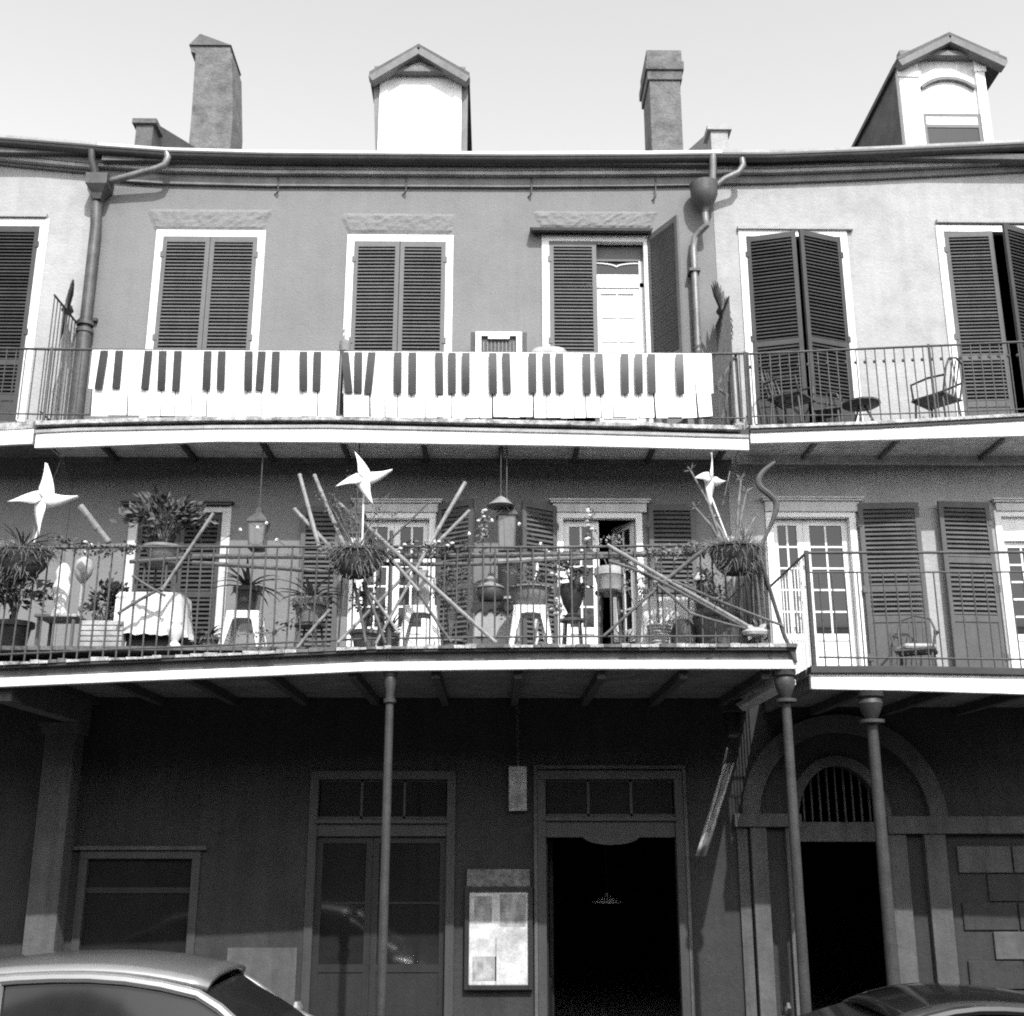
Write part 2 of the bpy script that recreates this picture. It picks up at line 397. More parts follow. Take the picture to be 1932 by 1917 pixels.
def door_leaf(b, x0, x1, z0, z1, m, rows=4, cols=2, panel=0.75, ang=0, side=1, y=0.10, st=0.075, glass='glass', mun=0.022):
    """glazed leaf hinged left (side 1) or right (-1); positive ang opens inwards"""
    wd = x1-x0; hgt = z1-z0; f = MB(); th = 0.02
    def lb(u0, u1, v0, v1, n0=-th, n1=th):
        if side < 0: u0, u1 = -u1, -u0
        f.box(u0, u1, n0, n1, v0, v1)
    lb(0, st, 0, hgt); lb(wd-st, wd, 0, hgt); lb(st, wd-st, hgt-st, hgt); lb(st, wd-st, 0, 0.12)
    lb(st, wd-st, panel-0.08, panel); lb(st, wd-st, 0.12, panel-0.08, -0.008, 0.008)
    gx = (wd-2*st); gz = hgt-st-panel
    for c in range(1, cols): lb(st+gx*c/cols-mun/2, st+gx*c/cols+mun/2, panel, hgt-st, -0.013, 0.013)
    for r in range(1, rows): lb(st, wd-st, panel+gz*r/rows-mun/2, panel+gz*r/rows+mun/2, -0.0125, 0.0125)
    o = bpy.data.objects.new('door_leaf', f.mesh('door_leaf', m))
    put(o, (x0 if side > 0 else x1, y, z0), b); o.rotation_euler = (0, 0, R(ang)*side)
    pm = MB().box(-gx/cols/2, gx/cols/2, -0.003, 0.003, -gz/rows/2, gz/rows/2).mesh('pane', M[glass])
    for c in range(cols):
        for r in range(rows):
            s = bpy.data.objects.new('pane', pm); COL.objects.link(s); s.parent = o
            s.location = (side*(st+gx*(c+.5)/cols), 0.002, panel+gz*(r+.5)/rows)
    return o

# third floor, grey house
ZV = 7.78
for k in ('w1', 'w2'):
    x0, x1, z0, z1 = H[k]; frame(main, H[k], 0.085, M['white'])
    hw = (x1-x0-0.17)/2
    shutter(main, x0+0.085, -0.01, z0+0.02, z1-0.09, hw-0.004, 1.0 if k == 'w2' else 0, M['shutter'], 1, zmin=ZV)
    shutter(main, x1-0.085, -0.012, z0+0.02, z1-0.09, hw-0.004, 0, M['shutter'], -1, zmin=ZV)
x0, x1, z0, z1 = H['w3']; frame(main, H['w3'], 0.085, M['white'])
hw = (x1-x0-0.17)/2
shutter(main, x0+0.085, -0.01, z0+0.02, z1-0.09, hw-0.004, 0, M['shutter'], 1, zmin=ZV)
shutter(main, x1-0.02, -0.03, z0+0.02, z1-0.02, hw+0.02, 118, M['shutter'], -1, zmin=ZV)
# door and fan transom behind the open leaf
zt = PZ(1160, 546, 0.15); cx0 = (x0+x1)/2-0.02
t = MB(); t.box(x0+.085, x1-.085, 0.10, 0.18, zt, zt+0.07); t.box(x1-.14, x1-.085, 0.1, 0.18, z0, z1-0.3)
t.build('transom_frame', M['white'], main, bevel=0.003); MB().box(x0+.085, x1-.085, 0.1, 0.18, z1-0.30, z1-0.09).build('transom_head', M['shutter'], main)
tr = MB(); tr.box(x0+.085, x1-.14, 0.135, 0.141, zt+0.07, z1-0.30); tr = tr.build('transom_pane', M['glass'], main)
fan = MB(); zc0 = zt+0.07; zc1 = z1-0.30
for c in (0.25, 0.75):
    cxm = cx0+(x1-.14-cx0)*0.5
for sgn in (-1, 1):
    pts = []
    for i in range(11):
        a = i/10*math.pi/2; rr = (x1-.14-cx0)*0.52
        pts.append((cx0+(x1-.14-cx0)*0.5 + sgn*(rr-rr*math.cos(a)), 0.125, zc1-0.02-(zc1-zc0-0.25)*(1-math.sin(a))))
    fan.tube(pts, 0.012, 6)
fan.box(cx0, x1-.14, 0.128, 0.134, zc0, zc0+(zc1-zc0)*0.42)
fan.build('transom_tracery', M['white'], main, smooth=True)
door_leaf(main, cx0, x1-.14, z0, zt, M['white'], 5, 2, 0.5, 0, 1, 0.14, glass='curtain')
# canopy board above the third window
c = MB(); a = P(1000, 427, -0.16); bb = P(1230, 429, -0.16)
c.hexa([(a.x+.03,-0.16,a.z-.055),(bb.x,-0.16,a.z-.055),(bb.x,0.0,a.z-.02),(a.x+.03,0.0,a.z-.02),(a.x,-0.17,a.z-.015),(bb.x+.02,-0.17,a.z-.015),(bb.x+.02,0.0,a.z+.03),(a.x,0.0,a.z+.03)])
c.build('window_canopy', M['shutter_dark'], main, bevel=0.004)

# third floor, neighbours
x0, x1, z0, z1 = H['w0']; frame(left, H['w0'], 0.10, M['white_worn'])
shutter(left, x1-0.10, -0.01, z0+.02, z1-.11, 0.56, 0, M['shutter_dark'], -1, panel_to=0.2)
shutter(left, x0+0.10, -0.01, z0+.02, z1-.11, 0.56, 0, M['shutter_dark'], 1, panel_to=0.2)
x0, x1, z0, z1 = H['w4']; frame(right, H['w4'], 0.085, M['white'])
hw = (x1-x0-0.17)/2
shutter(right, x0+.085, -0.01, z0+.02, z1-.10, hw+.015, 16, M['shutter_dark'], 1, panel_to=0.19, mids=(0.47,))
shutter(right, x1-.085, -0.01, z0+.02, z1-.10, hw+.01, 20, M['shutter_dark'], -1, panel_to=0.19, mids=(0.47,))
x0, x1, z0, z1 = H['w5']; frame(right, H['w5'], 0.085, M['white'])
hw = (x1-x0-0.17)/2
shutter(right, x0+.085, -0.01, z0+.02, z1-.10, hw, 4, M['shutter_grey'], 1, panel_to=0.19, mids=(0.40,))
shutter(right, x1-.085, -0.01, z0+.02, z1-.10, hw, 24, M['shutter_dark'], -1, panel_to=0.19, mids=(0.40,))
# drip mouldings over the neighbours' windows
for b, pl, yy in ((left, (-130, 88), 404), (right, (1392, 1610), 428), (right, (1768, 1990), 416)):
    a = P(pl[0], yy, -0.06); e = P(pl[1], yy, -0.06); zz = PZ((pl[0]+pl[1])/2, yy, -0.06)
    MB().box(a.x, e.x, -0.06, 0.0, zz-0.03, zz+0.025).build('drip_mould', M['stucco_pale'], b, bevel=0.005)

# second floor doors
def header(b, xl, xr, yt, yb, m):
    a = P(xl, yt, -0.08); e = P(xr, yt, -0.08); zb = PZ((xl+xr)/2, yb, -0.04); zt_ = (a.z+e.z)/2
    h = MB(); h.box(a.x+.05, e.x-.05, -0.05, 0.0, zb, zt_-0.045); h.box(a.x+.02, e.x-.02, -0.08, 0.0, zt_-0.045, zt_-0.02); h.box(a.x, e.x, -0.10, 0.0, zt_-0.02, zt_)
    h.build('door_header', m, b, bevel=0.003)
x0, x1, z0, z1 = H['d1']; frame(main, H['d1'], 0.095, M['cream'], name='door_frame')
header(main, 228, 440, 945, 955, M['trim_dark'])
hw = (x1-x0-0.19)/2
shutter(main, x0+.095, 0.03, z0+.02, z1-.10, hw-.003, 0, M['shutter_dark'], 1, 0.056, mids=(0.5,))
shutter(main, x1-.095, 0.03, z0+.02, z1-.10, hw-.003, 0, M['shutter_dark'], -1, 0.056, mids=(0.5,))
for k, op in (('d2', 0), ('d3', 58)):
    x0, x1, z0, z1 = H[k]; frame(main, H[k], 0.07, M['white'], name='door_frame')
    xm = (x0+x1)/2
    door_leaf(main, x0+.07, xm-.002, z0+.02, z1-.075, M['white'], 5, 2, 0.62, 0, 1)
    door_leaf(main, xm+.002, x1-.07, z0+.02, z1-.075, M['white'], 5, 2, 0.62, op, -1)
header(main, 688-26, 836, 941, 966, M['cream']); header(main, 1036, 1228, 941, 966, M['cream'])
zt2 = H['d2'][3]
def sh2(b, xa, xb, yt, ang, m, side, **kw):
    zt_ = PZ((xa+xb)/2, yt, -0.06); hx = PX(xa if side > 0 else xb, 1050, -0.05); wd = abs(PX(xb, 1050, -0.05)-PX(xa, 1050, -0.05))/max(0.4, abs(math.cos(R(ang))))
    return shutter(b, hx, -0.05, Z2+.02, zt_, wd, ang, m, side, 0.056, **kw)
sh2(main, 566, 640, 955, 0, M['shutter_grey'], -1, mids=(0.5,))
sh2(main, 826, 893, 952, 32, M['shutter_grey'], 1, mids=(0.5,))
sh2(main, 984, 1050, 955, 32, M['shutter_grey'], -1, mids=(0.5,))
sh2(main, 1226, 1314, 952, 0, M['shutter_grey'], 1, mids=(0.5,))
# right house
x0, x1, z0, z1 = H['d4']; frame(right, H['d4'], 0.07, M['white'], name='door_frame'); xm = (x0+x1)/2-0.08
door_leaf(right, x0+.07, xm-.002, z0+.02, z1-.075, M['white'], 5, 2, 0.55, 0, 1)
door_leaf(right, xm+.002, x1-.07, z0+.02, z1-.075, M['white'], 5, 2, 0.55, 0, -1)
header(right, 1436, 1630, 937, 965, M['cream'])
sh2(right, 1626, 1738, 950, 5, M['shutter_grey'], 1, mids=(0.5,), panel_to=0.33)
sh2(right, 1776, 1876, 948, 5, M['shutter_grey'], -1, mids=(0.66,), panel_to=0.33)
x0, x1, z0, z1 = H['d5']; frame(right, H['d5'], 0.07, M['white'], name='door_frame'); xm = (x0+x1)/2
door_leaf(right, x0+.07, xm-.002, z0+.02, z1-.36, M['white'], 5, 2, 0.55, 0, 1)
door_leaf(right, xm+.002, x1-.07, z0+.02, z1-.36, M['white'], 5, 2, 0.55, 0, -1)
MB().box(x0+.07, x1-.07, 0.03, 0.16, z1-.36, z1-.07).build('door_transom', M['white'], right)
header(right, 1872, 2075, 940, 964, M['cream'])

# ------------------------------------------------------------------ ground floor shopfronts
def ground_window(h, ytb, rail_y0, rail_y1, lower_glass, xin):
    x0, x1, z0, z1 = h
    zr0 = PZ(900, rail_y1, 0.0); zr1 = PZ(900, rail_y0, 0.0)
    f = MB(); wd = 0.085
    f.box(x0-.01, x0+wd, -0.03, 0.1, z0, z1-wd); f.box(x1-wd, x1+.01, -0.03, 0.1, z0, z1-wd); f.box(x0-.01, x1+.01, -0.03, 0.1, z1-wd, z1+.01)
    f.build('jamb_frame', M['cream'] if xin else M['trim_dark'], main, bevel=0.004)
    f = MB(); f.box(x0+wd, x1-wd, 0.0, 0.12, zr0, zr1); f.box(x0+wd-.03, x1-wd+.03, -0.05, 0.0, zr1-.05, zr1-.01)
    f.build('transom_bar', M['trim_dark'], main, bevel=0.004)
    n = 3; px0, px1, pz0, pz1 = x0+wd, x1-wd, zr1, z1-wd
    f = MB()
    for i in range(1, n): xx = px0+(px1-px0)*i/n; f.box(xx-.014, xx+.014, 0.04, 0.08, pz0, pz1)
    f.box(px0, px1, 0.04, 0.08, pz0, pz0+.025); f.box(px0, px1, 0.04, 0.08, pz1-.025, pz1)
    t = f.build('transom_window', M['trim_dark'], main)
    for i in range(n):
        a = px0+(px1-px0)*i/n; e = px0+(px1-px0)*(i+1)/n
        MB().box(a+.014, e-.014, 0.057, 0.063, pz0+.025, pz1-.025).build('pane', M['glass'], t)
    return zr0
zr = ground_window(H['g1'], 0, 1545, 1578, True, 0)
x0, x1, z0, z1 = H['g1']; xm = (x0+x1)/2-0.1
# paired glazed shop doors under the transom
for a, e, sd in ((x0+.085, xm, 1), (xm+.004, x1-.085, -1)):
    door_leaf(main, a, e, z0, zr-.004, M['door_dark'], 2, 1, 0.55, 0, sd, 0.07, st=0.07)
zr = ground_window(H['g2'], 0, 1540, 1580, False, 0)
x0, x1, z0, z1 = H['g2']
o = MB(); cxm = (x0+x1)/2; pts = [(cxm+0.32*math.cos(R(a)), -0.006, zr+0.02+0.10*math.sin(R(a))) for a in range(180, 361, 12)]
o.add([(p[0], -0.01, p[2]) for p in pts]+[(p[0], 0.0, p[2]) for p in pts], [tuple(range(len(pts)))]+[(i, i+1, i+1+len(pts), i+len(pts)) for i in range(len(pts)-1)])
o.build('header_pendant', M['trim_dark'], main)
j = MB(); j.box(x0-.05, x0-.012, -0.045, 0.0, z0, z1+.03); j.box(x1+.012, x1+.05, -0.045, 0.0, z0, z1+.03); j.box(x0-.05, x1+.05, -0.045, 0, z1+.03, z1+.07)
j.build('door_surround', M['stone_mid'], main, bevel=0.004)
# door leaf folded back inside the open doorway
door_leaf(main, x0+.09, x0+.75, z0+.02, zr-.01, M['door_dark'], 3, 1, 0.7, 82, 1, 0.16)
x0, x1, z0, z1 = H['g0']; frame(main, H['g0'], 0.08, M['trim_dark'], bottom=True)
f = MB(); f.box(x0+.08, x1-.08, 0.03, 0.07, z0+.08, z0+.13)
zz = PZ(250, 1680, 0); f.box(x0+.08, x1-.08, 0.03, 0.07, zz-.03, zz+.03); f = f.build('window_sash', M['door_dark'], main)
MB().box(x0+.08, x1-.08, 0.047, 0.053, z0+.13, zz-.03).build('pane', M['glass'], f)
MB().box(x0+.08, x1-.08, 0.047, 0.053, zz+.03, z1-.08).build('pane', M['glass'], f)
MB().box(x0-.08, x1+.08, -0.07, 0.0, z1+.012, z1+.055).build('window_hood', M['stone_mid'], main, bevel=0.005)
# plain lighter dado panel beside the shopfront
MB().box(PX(430, 1800, 0), H['g1'][0]-.07, -0.03, 0.0, 0.14, PZ(500, 1788, 0)).build('dado', M['stone_mid'], main)
# pier at the left end of the arcade wall
zb = PZ(140, 1366, -0.12); xa = PX(84, 1400, -0.3); xb = PX(141, 1400, -0.3)
p = MB(); p.box(xa, xb, -0.30, 0.0, 0.14, zb-.12); p.box(xa-.04, xb+.04, -0.33, 0.0, zb-.12, zb-.04); p.box(xa-.07, xb+.05, -0.36, 0.0, zb-.04, zb)
p.build('pier', M['stone_mid'], left, bevel=0.008)

# arch of the right house
ax = PX(1592, 1545, 0); zs = PZ(1592, 1545, 0)
def ring(cx, cz, r0, r1, y0, y1, n=28, a0=0, a1=180):
    m = MB(); vs = []; fs = []
    for i in range(n+1):
        a = R(a0+(a1-a0)*i/n); ca, sa = math.cos(a), math.sin(a)
        vs += [(cx+r0*ca, y0, cz+r0*sa), (cx+r1*ca, y0, cz+r1*sa), (cx+r1*ca, y1, cz+r1*sa), (cx+r0*ca, y1, cz+r0*sa)]
    for i in range(n):
        for k in range(4): fs.append((i*4+k, i*4+(k+1) % 4, i*4+4+(k+1) % 4, i*4+4+k))
    fs += [(3,2,1,0), tuple(n*4+k for k in range(4))]
    return m.add(vs, fs)
ro = PX(1785, 1545, 0)-ax
ring(ax, zs, ro-.20, ro, -0.07, 0.0).build('arch_moulding', M['stone_mid'], right, smooth=True)
g3 = H['g3']; rin = (g3[1]-g3[0])/2; acx = (g3[0]+g3[1])/2
zsp = zs-0.02; rz = g3[3]-zsp
# spandrel infill that rounds the top of the rectangular opening
n = 20; vs = []; fs = []
for i in range(n+1):
    a = math.pi*i/n; vs += [(acx+rin*math.cos(a), 0.004, zsp+rz*math.sin(a)), (acx+rin*math.cos(a), 0.004, g3[3]+.01), (acx+rin*math.cos(a), 0.2, zsp+rz*math.sin(a)), (acx+rin*math.cos(a), 0.2, g3[3]+.01)]
for i in range(n): fs += [(i*4, i*4+1, i*4+5, i*4+4), (i*4, i*4+4, i*4+6, i*4+2), (i*4+2, i*4+6, i*4+7, i*4+3)]
MB().add(vs, fs).build('spandrel', M['stone_dark_shaded'], right)
m = MB(); vs = []; fs = []
for i in range(n+1):
    a = math.pi*i/n; ca, sa = math.cos(a), math.sin(a)
    for q, yy in ((0, -.04), (.11, -.04), (.11, 0), (0, 0)): vs.append((acx+(rin+q)*ca, yy, zsp+(rz+q)*sa))
for i in range(n):
    for k in range(4): fs.append((i*4+k, i*4+(k+1) % 4, i*4+4+(k+1) % 4, i*4+4+k))
m.add(vs, fs).build('arch_moulding', M['stone_mid'], right, smooth=True)
zlb = PZ(1592, 1588, 0.05); zlt = PZ(1592, 1551, 0.05)
MB().box(g3[0], g3[1], 0.02, 0.15, zlb, zlt).build('door_lintel', M['stone_mid'], right, bevel=0.004)
for i in range(1, 10):
    xx = g3[0]+(g3[1]-g3[0])*i/10; hz = zsp+rz*math.sqrt(max(0.02, 1-((xx-acx)/rin)**2))
    MB().tube([(xx, 0.09, zlt-.01), (xx, 0.09, hz)], 0.011, 6).build('fanlight_bar', M['iron_worn'], right)
def pil(xa, xb, yt, mm, pr=0.08):
    a = PX(xa, 1600, -pr); e = PX(xb, 1600, -pr); zt_ = PZ(xa, yt, -pr)
    q = MB(); q.box(a, e, -pr, 0, 0.5, zt_); q.box(a-.03, e+.03, -pr-.03, 0, 0.14, 0.5); q.build('pilaster', mm, right, bevel=0.006)
pil(1418, 1448, 1560, M['stone_mid']); pil(1484, 1510, 1560, M['stone_mid'], 0.06); pil(1676, 1712, 1565, M['stone_mid'], 0.06); pil(1746, 1786, 1570, M['stone_mid'])
pil(1392, 1412, 1560, M['stone_mid'], 0.04)
for xa, xb, ya, yb in ((1386, 1512, 1535, 1560), (1674, 2150, 1540, 1573)):
    a = P(xa, ya, -0.11); e = PX(xb, ya, -0.11); zb = PZ(xa, yb, -0.11)
    MB().box(a.x, e, -0.11, 0, zb, a.z).build('impost_band', M['stone_mid'], right, bevel=0.006)
# ashlar blocks beyond the arch
bx = PX(1800, 1650, 0)
for r_ in range(7):
    for c_ in range(5):
        a = bx+.05+c_*0.62+(0.31 if r_ % 2 else 0); zz = 0.2+r_*0.30
        if zz+.28 < PZ(1900, 1585, 0): MB().box(a, a+.60, -0.022-random.random()*.012, 0, zz, zz+.282).build('ashlar_block', M['stone_mid'] if random.random() < .5 else M['stone_dark_shaded'], right, bevel=0.006)

# ------------------------------------------------------------------ eaves, roofs, dormers, chimneys
GT = [(0,259),(165,272),(312,283),(500,288),(966,291),(1352,288)]
GL = [(-420,238),(0,259),(165,272),(184,274)]; GM = [(184,274),(312,283),(500,288),(966,291),(1200,290),(1362,288)]; GR = [(1362,288),(1450,288),(1650,281),(1932,268),(2350,248)]
def off(pl, d, d2=None): return [(x, y+d+((d2 if d2 is not None else d)-d)*i/(len(pl)-1)) for i, (x, y) in enumerate(pl)]
YE = -0.17
for b, pl, f0, f1, g0, g1 in ((left, GL, 50, 58, 20, 30), (main, GM, 66, 62, 22, 22), (right, GR, 60, 56, 20, 22)):
    # half-round gutter, boxed soffit, frieze
    gm = MB(); pts = [P(x, y+9, YE-0.06) for x, y in pl]; gm.tube(pts, 0.065, 12)
    gm.strip(off(pl, 0), off(pl, 3), YE-0.135, YE+0.02)
    gm.build('gutter', M['gutter'], b, smooth=True)
    MB().strip(off(pl, -5), off(pl, -.3), YE-0.10, YE+0.10).build('eaves_flashing', M['cornice_light'] if b is not main else M['flashing'], b)
    MB().strip(off(pl, g0-6, g1-8), off(pl, g0+10, g1+8), YE+0.03, 0.02).build('cornice', M['cornice'], b, bevel=0.004)
    MB().strip(off(pl, g0+8, g1+6), off(pl, g0+17, g1+16), -0.125, 0.02).build('cornice_bead', M['cornice_light'], b, bevel=0.004)
    MB().strip(off(pl, f0-26, f1-24), off(pl, f0-2, f1-2), -0.05, 0.02).build('frieze', M['cornice'], b, bevel=0.004)
for x, y0, y1 in ((525,334,361),(766,328,362),(1003,330,366),(1237,334,372)):   # iron hooks left in the frieze
    MB().tube([P(x, y0, -.058), P(x, y1, -.06), P(x-4, y1+4, -.03), P(x-7, y1+6, .002)], .009, 6).build('cornice_hook', M['iron'], main, smooth=True)
def roof(b, x0, x1, ze, name='roof'):
    r_ = MB(); ye, yr, zr_ = YE-0.05, 4.2, ze+2.55
    r_.add([(x0,ye,ze),(x1,ye,ze),(x1,yr,zr_),(x0,yr,zr_),(x0,8,ze+.4),(x1,8,ze+.4),(x0,ye,ze-.08),(x1,ye,ze-.08),(x1,8,ze-.2),(x0,8,ze-.2)],
           [(0,1,2,3),(3,2,5,4),(6,7,1,0),(7,8,5,2,1),(9,6,0,3,4),(6,9,8,7)])
    return r_.build(name, M['slate'], b)
ze = PZ(966, 291, YE-0.1)
roof(main, XL, XR, ze-.02); roof(left, XLL, XL-.004, PZ(184, 276, YE)-.05); roof(right, XR+.004, XRR, PZ(1500, 287, YE)-.03)
def dormer(b, xl, xr, yt_front, apex, eave_l, eave_r, Y, style):
    fl = P(xl, 250, Y); fr = P(xr, 250, Y); ap = P(apex[0], apex[1], Y-.18); el = P(eave_l[0], eave_l[1], Y-.18); er = P(eave_r[0], eave_r[1], Y-.18)
    zt_ = PZ((xl+xr)/2, yt_front, Y); z0_ = ze-.1; x0_, x1_ = fl.x, fr.x; zE = (el.z+er.z)/2; back = Y+2.6
    d = MB(); d.box(x0_, x1_, Y, back, z0_, zt_); dm = d.build('dormer', M['white'] if style == 1 else M['white_worn'], b)
    MB().box(x0_-.006, x0_-.001, Y+.1, back, z0_, zt_).build('dormer_cheek', M['slate'], dm)
    MB().box(x1_+.001, x1_+.006, Y+.1, back, z0_, zt_).build('dormer_cheek', M['slate'], dm)
    xm_ = ap.x; r_ = MB(); th = 0.055
    for xe in (el.x, er.x):
        r_.hexa([(xe,Y-.2,zE-th),(xm_,Y-.2,ap.z-th),(xm_,back,ap.z-th),(xe,back,zE-th),(xe,Y-.2,zE),(xm_,Y-.2,ap.z),(xm_,back,ap.z),(xe,back,zE)])
    r_.build('dormer_roof', M['slate'], dm)
    # pediment: raking boards round a white tympanum
    q = MB(); q.add([(x0_,Y-.06,zt_),(x1_,Y-.06,zt_),(xm_,Y-.06,ap.z-.07),(x0_,Y,zt_),(x1_,Y,zt_),(xm_,Y,ap.z-.07)], [(0,1,2),(5,4,3),(0,3,4,1),(1,4,5,2),(2,5,3,0)])
    q.build('tympanum', M['white'], dm)
    q = MB(); wd = 0.14
    q.bar((el.x+.02, Y-.14, zE-th-.06), (xm_, Y-.14, ap.z-th-.06), 0.15, 0.10, up=(0,0,1)); q.bar((er.x-.02, Y-.14, zE-th-.06), (xm_, Y-.14, ap.z-th-.06), 0.146, 0.102, up=(0,0,1))
    q.box(el.x+.06, er.x-.06, Y-.13, Y-.002, zt_-.03, zt_+.05)
    q.build('raking_cornice', M['cornice'], dm, bevel=0.004)
    return dm, x0_, x1_, z0_, zt_
YD = 0.55
dm, x0_, x1_, z0_, zt_ = dormer(main, 716, 868, 142, (790, 84), (697, 136), (886, 139), YD, 1)
for qa, qb in ((x0_-.015, x0_+.09), (x1_-.09, x1_+.015)): MB().box(qa, qb, YD-.03, YD-.002, z0_, zt_-.03).build('corner_board', M['white'], dm)
MB().box(x1_+.008, x1_+.10, YD-.01, YD+.1, z0_, zt_-.02).build('corner_board', M['cornice'], dm)
MB().hexa([(x0_-.022,YD-.01,z0_+.2),(x0_-.017,YD-.01,z0_+.2),(x0_-.017,YD+.1,z0_+.2),(x0_-.022,YD+.1,z0_+.2),(x0_-.115,YD-.01,zt_-.02),(x0_-.017,YD-.01,zt_-.02),(x0_-.017,YD+.1,zt_-.02),(x0_-.115,YD+.1,zt_-.02)]).build('corner_board', M['cornice'], dm)
dm, x0_, x1_, z0_, zt_ = dormer(right, 1706, 1868, 112, (1790, 62), (1694, 119), (1897, 99), YD, 2)
xa, xb = PX(1737, 200, YD), PX(1844, 190, YD)
f = MB(); f.box(x0_-.01, xa, YD-.05, YD-.002, z0_, zt_-.03); f.box(xb, x1_+.01, YD-.05, YD-.002, z0_, zt_-.03)
f.box(x0_-.03, xa+.02, YD-.07, YD-.05, PZ(1720, 150, YD), PZ(1720, 140, YD)); f.box(xb-.02, x1_+.03, YD-.07, YD-.05, PZ(1860, 140, YD), PZ(1860, 130, YD))
f.build('dormer_pilaster', M['white'], dm, bevel=0.004)
zc = PZ(1788, 214, YD); ring((xa+xb)/2, zc, .52, .565, YD-.055, YD-.004, 20, 46, 134).build('dormer_arch', M['cornice'], dm, smooth=True)
s = MB(); zq = PZ(1790, 222, YD); s.box(xa, xb, YD-.03, YD-.003, zq, zq+.045); s.box(xa, xa+.045, YD-.03, YD-.003, z0_, zq); s.box(xb-.045, xb, YD-.03, YD-.003, z0_, zq)
zq2 = PZ(1790, 243, YD)
s.box(xa+.045, xb-.045, YD-.03, YD-.003, zq2, zq2+.05); s = s.build('dormer_sash', M['shutter'], dm)
MB().box(xa+.045, xb-.045, YD-.02, YD-.005, z0_, zq2).build('pane', M['glass'], s)
MB().box(xa+.045, xb-.045, YD-.025, YD-.004, zq2+.05, zq).build('sash_rail', M['white'], s)

def chimney(b, Y, xl, xr, yt, ybase, style):
    a = PX(xl, 230, Y); e = PX(xr, 230, Y); zt_ = PZ((xl+xr)/2, yt, Y); z0_ = ze+.3; dp = 0.75
    c = MB()
    if style == 1:
        zn = PZ(400, 100, Y); tl = PX(356, 105, Y)
        lv = [(z0_, a, e), (PZ(400, 215, Y), a, e), (zn, a-.02, e-.09), (zn+.02, a-.10, e-.12), (zt_-.14, a-.12, e-.12)]
        for (za, xa_, xb_), (zb_, xc_, xd_) in zip(lv, lv[1:]):
            c.hexa([(xa_,Y,za),(xb_,Y,za),(xb_,Y+dp,za),(xa_,Y+dp,za),(xc_,Y,zb_),(xd_,Y,zb_),(xd_,Y+dp,zb_),(xc_,Y+dp,zb_)])
        ch = c.build('chimney', M['brick'], b)
        mx = PX(378, 70, Y); k = MB()
        k.add([(a-.13,Y-.03,zt_-.15),(e-.10,Y-.03,zt_-.15),(mx,Y-.03,zt_+.06),(a-.13,Y+dp,zt_-.15),(e-.10,Y+dp,zt_-.15),(mx,Y+dp,zt_+.06)], [(0,1,2),(5,4,3),(0,3,4,1),(1,4,5,2),(2,5,3,0)])
        k.build('chimney_cap', M['slate'], ch)
    else:
        c.box(a, e, Y, Y+dp, z0_, zt_-.55); ch = c.build('chimney', M['brick'], b, bevel=0.01)
        k = MB()
        for q, za, zb_ in ((.03, -.55, -.38), (.06, -.38, -.22), (.035, -.22, 0)): k.box(a-q, e+q, Y-q, Y+dp+q, zt_+za, zt_+zb_)
        k.build('chimney_cap', M['brick'], ch, bevel=0.008)
chimney(main, 2.6, 360, 438, 72, 282, 1); chimney(main, 2.6, 1228, 1287, 97, 285, 2)
# sloping tops of the party walls
def parapet(b, Y, xl, xr, yt, m):
    a = PX(xl, 250, Y); e = PX(xr, 250, Y); zt_ = PZ((xl+xr)/2, yt, Y)
    c = MB(); c.hexa([(a,Y,ze-.1),(e,Y,ze-.1),(e,Y+2.6,ze-.1),(a,Y+2.6,ze-.1),(a,Y,zt_-.03),(e,Y,zt_),(e,Y+2.6,zt_+1.2),(a,Y+2.6,zt_+1.2)])
    c.box(a-.05, e+.05, Y-.04, Y+.3, zt_-.04, zt_+.03); c.build('party_wall', m, b)
parapet(main, 0.2, 1341, 1373, 242, M['stucco_pale']); parapet(left, 0.2, 256, 288, 230, M['slate'])

# ------------------------------------------------------------------ balconies
def balcony(label, cat='balcony', loc=(0,0,0)): return thing('balcony', loc, label, cat)
BAL = {}
def bal_mesh(h, r=0.008, m='iron'):
    k = (round(h, 2), r, m)
    if k not in BAL: BAL[k] = MB().tube([(0,0,0),(0,0,round(h, 2))], r, 6).mesh('baluster', M[m])
    return BAL[k]
# --- upper, grey house
ub = balcony('shallow upper balcony with white fascia carrying the piano-key banner', loc=(0, YB/2, 6.7))
FT = [(66,818),(140,814),(410,809),(618,808),(1082,818),(1413,827)]; FB = [(66,845),(140,843),(410,833),(618,834),(1082,841),(1413,849)]
MB().strip(FT, FB, YB, YB+.05).build('fascia', M['white'], ub, bevel=0.006)
MB().strip(off(FT, -7), off(FT, -1), YB-.02, YB+.06).build('fascia_bead', M['cornice_light'], ub, bevel=0.004)
MB().strip(off(FT, -17), off(FT, -6.6), YB+.03, YB+.10).build('edge_beam', M['joist'], ub)
xs0, xs1 = PX(66, 830, YB), PX(1413, 835, YB)
nb = 9
ed = MB(); px = [66, 250, 420, 640, 900, 1082, 1180, 1215, 1260, 1400]; T = [(x, lerp(FT, x)-24-(3 if x == 1215 else 0)) for x in px]
ed.strip(T, [(x, y+8) for x, y in T], YB-.05, YB+.12); ed.build('deck_edge', M['deck_edge'], ub, bevel=0.006)
MB().box(xs0+.02, xs1-.02, YB+.12, -0.005, ZD3-.055, ZD3-.012).build('deck', M['deck'], ub)
for i in range(6):
    ya = YB+.06+i*(abs(YB)-.07)/6
    MB().box(xs0+.02, xs1-.02, ya, ya+(abs(YB)-.07)/6-.006, ZS3, ZS3+.02).build('soffit_board', M['soffit'], ub)
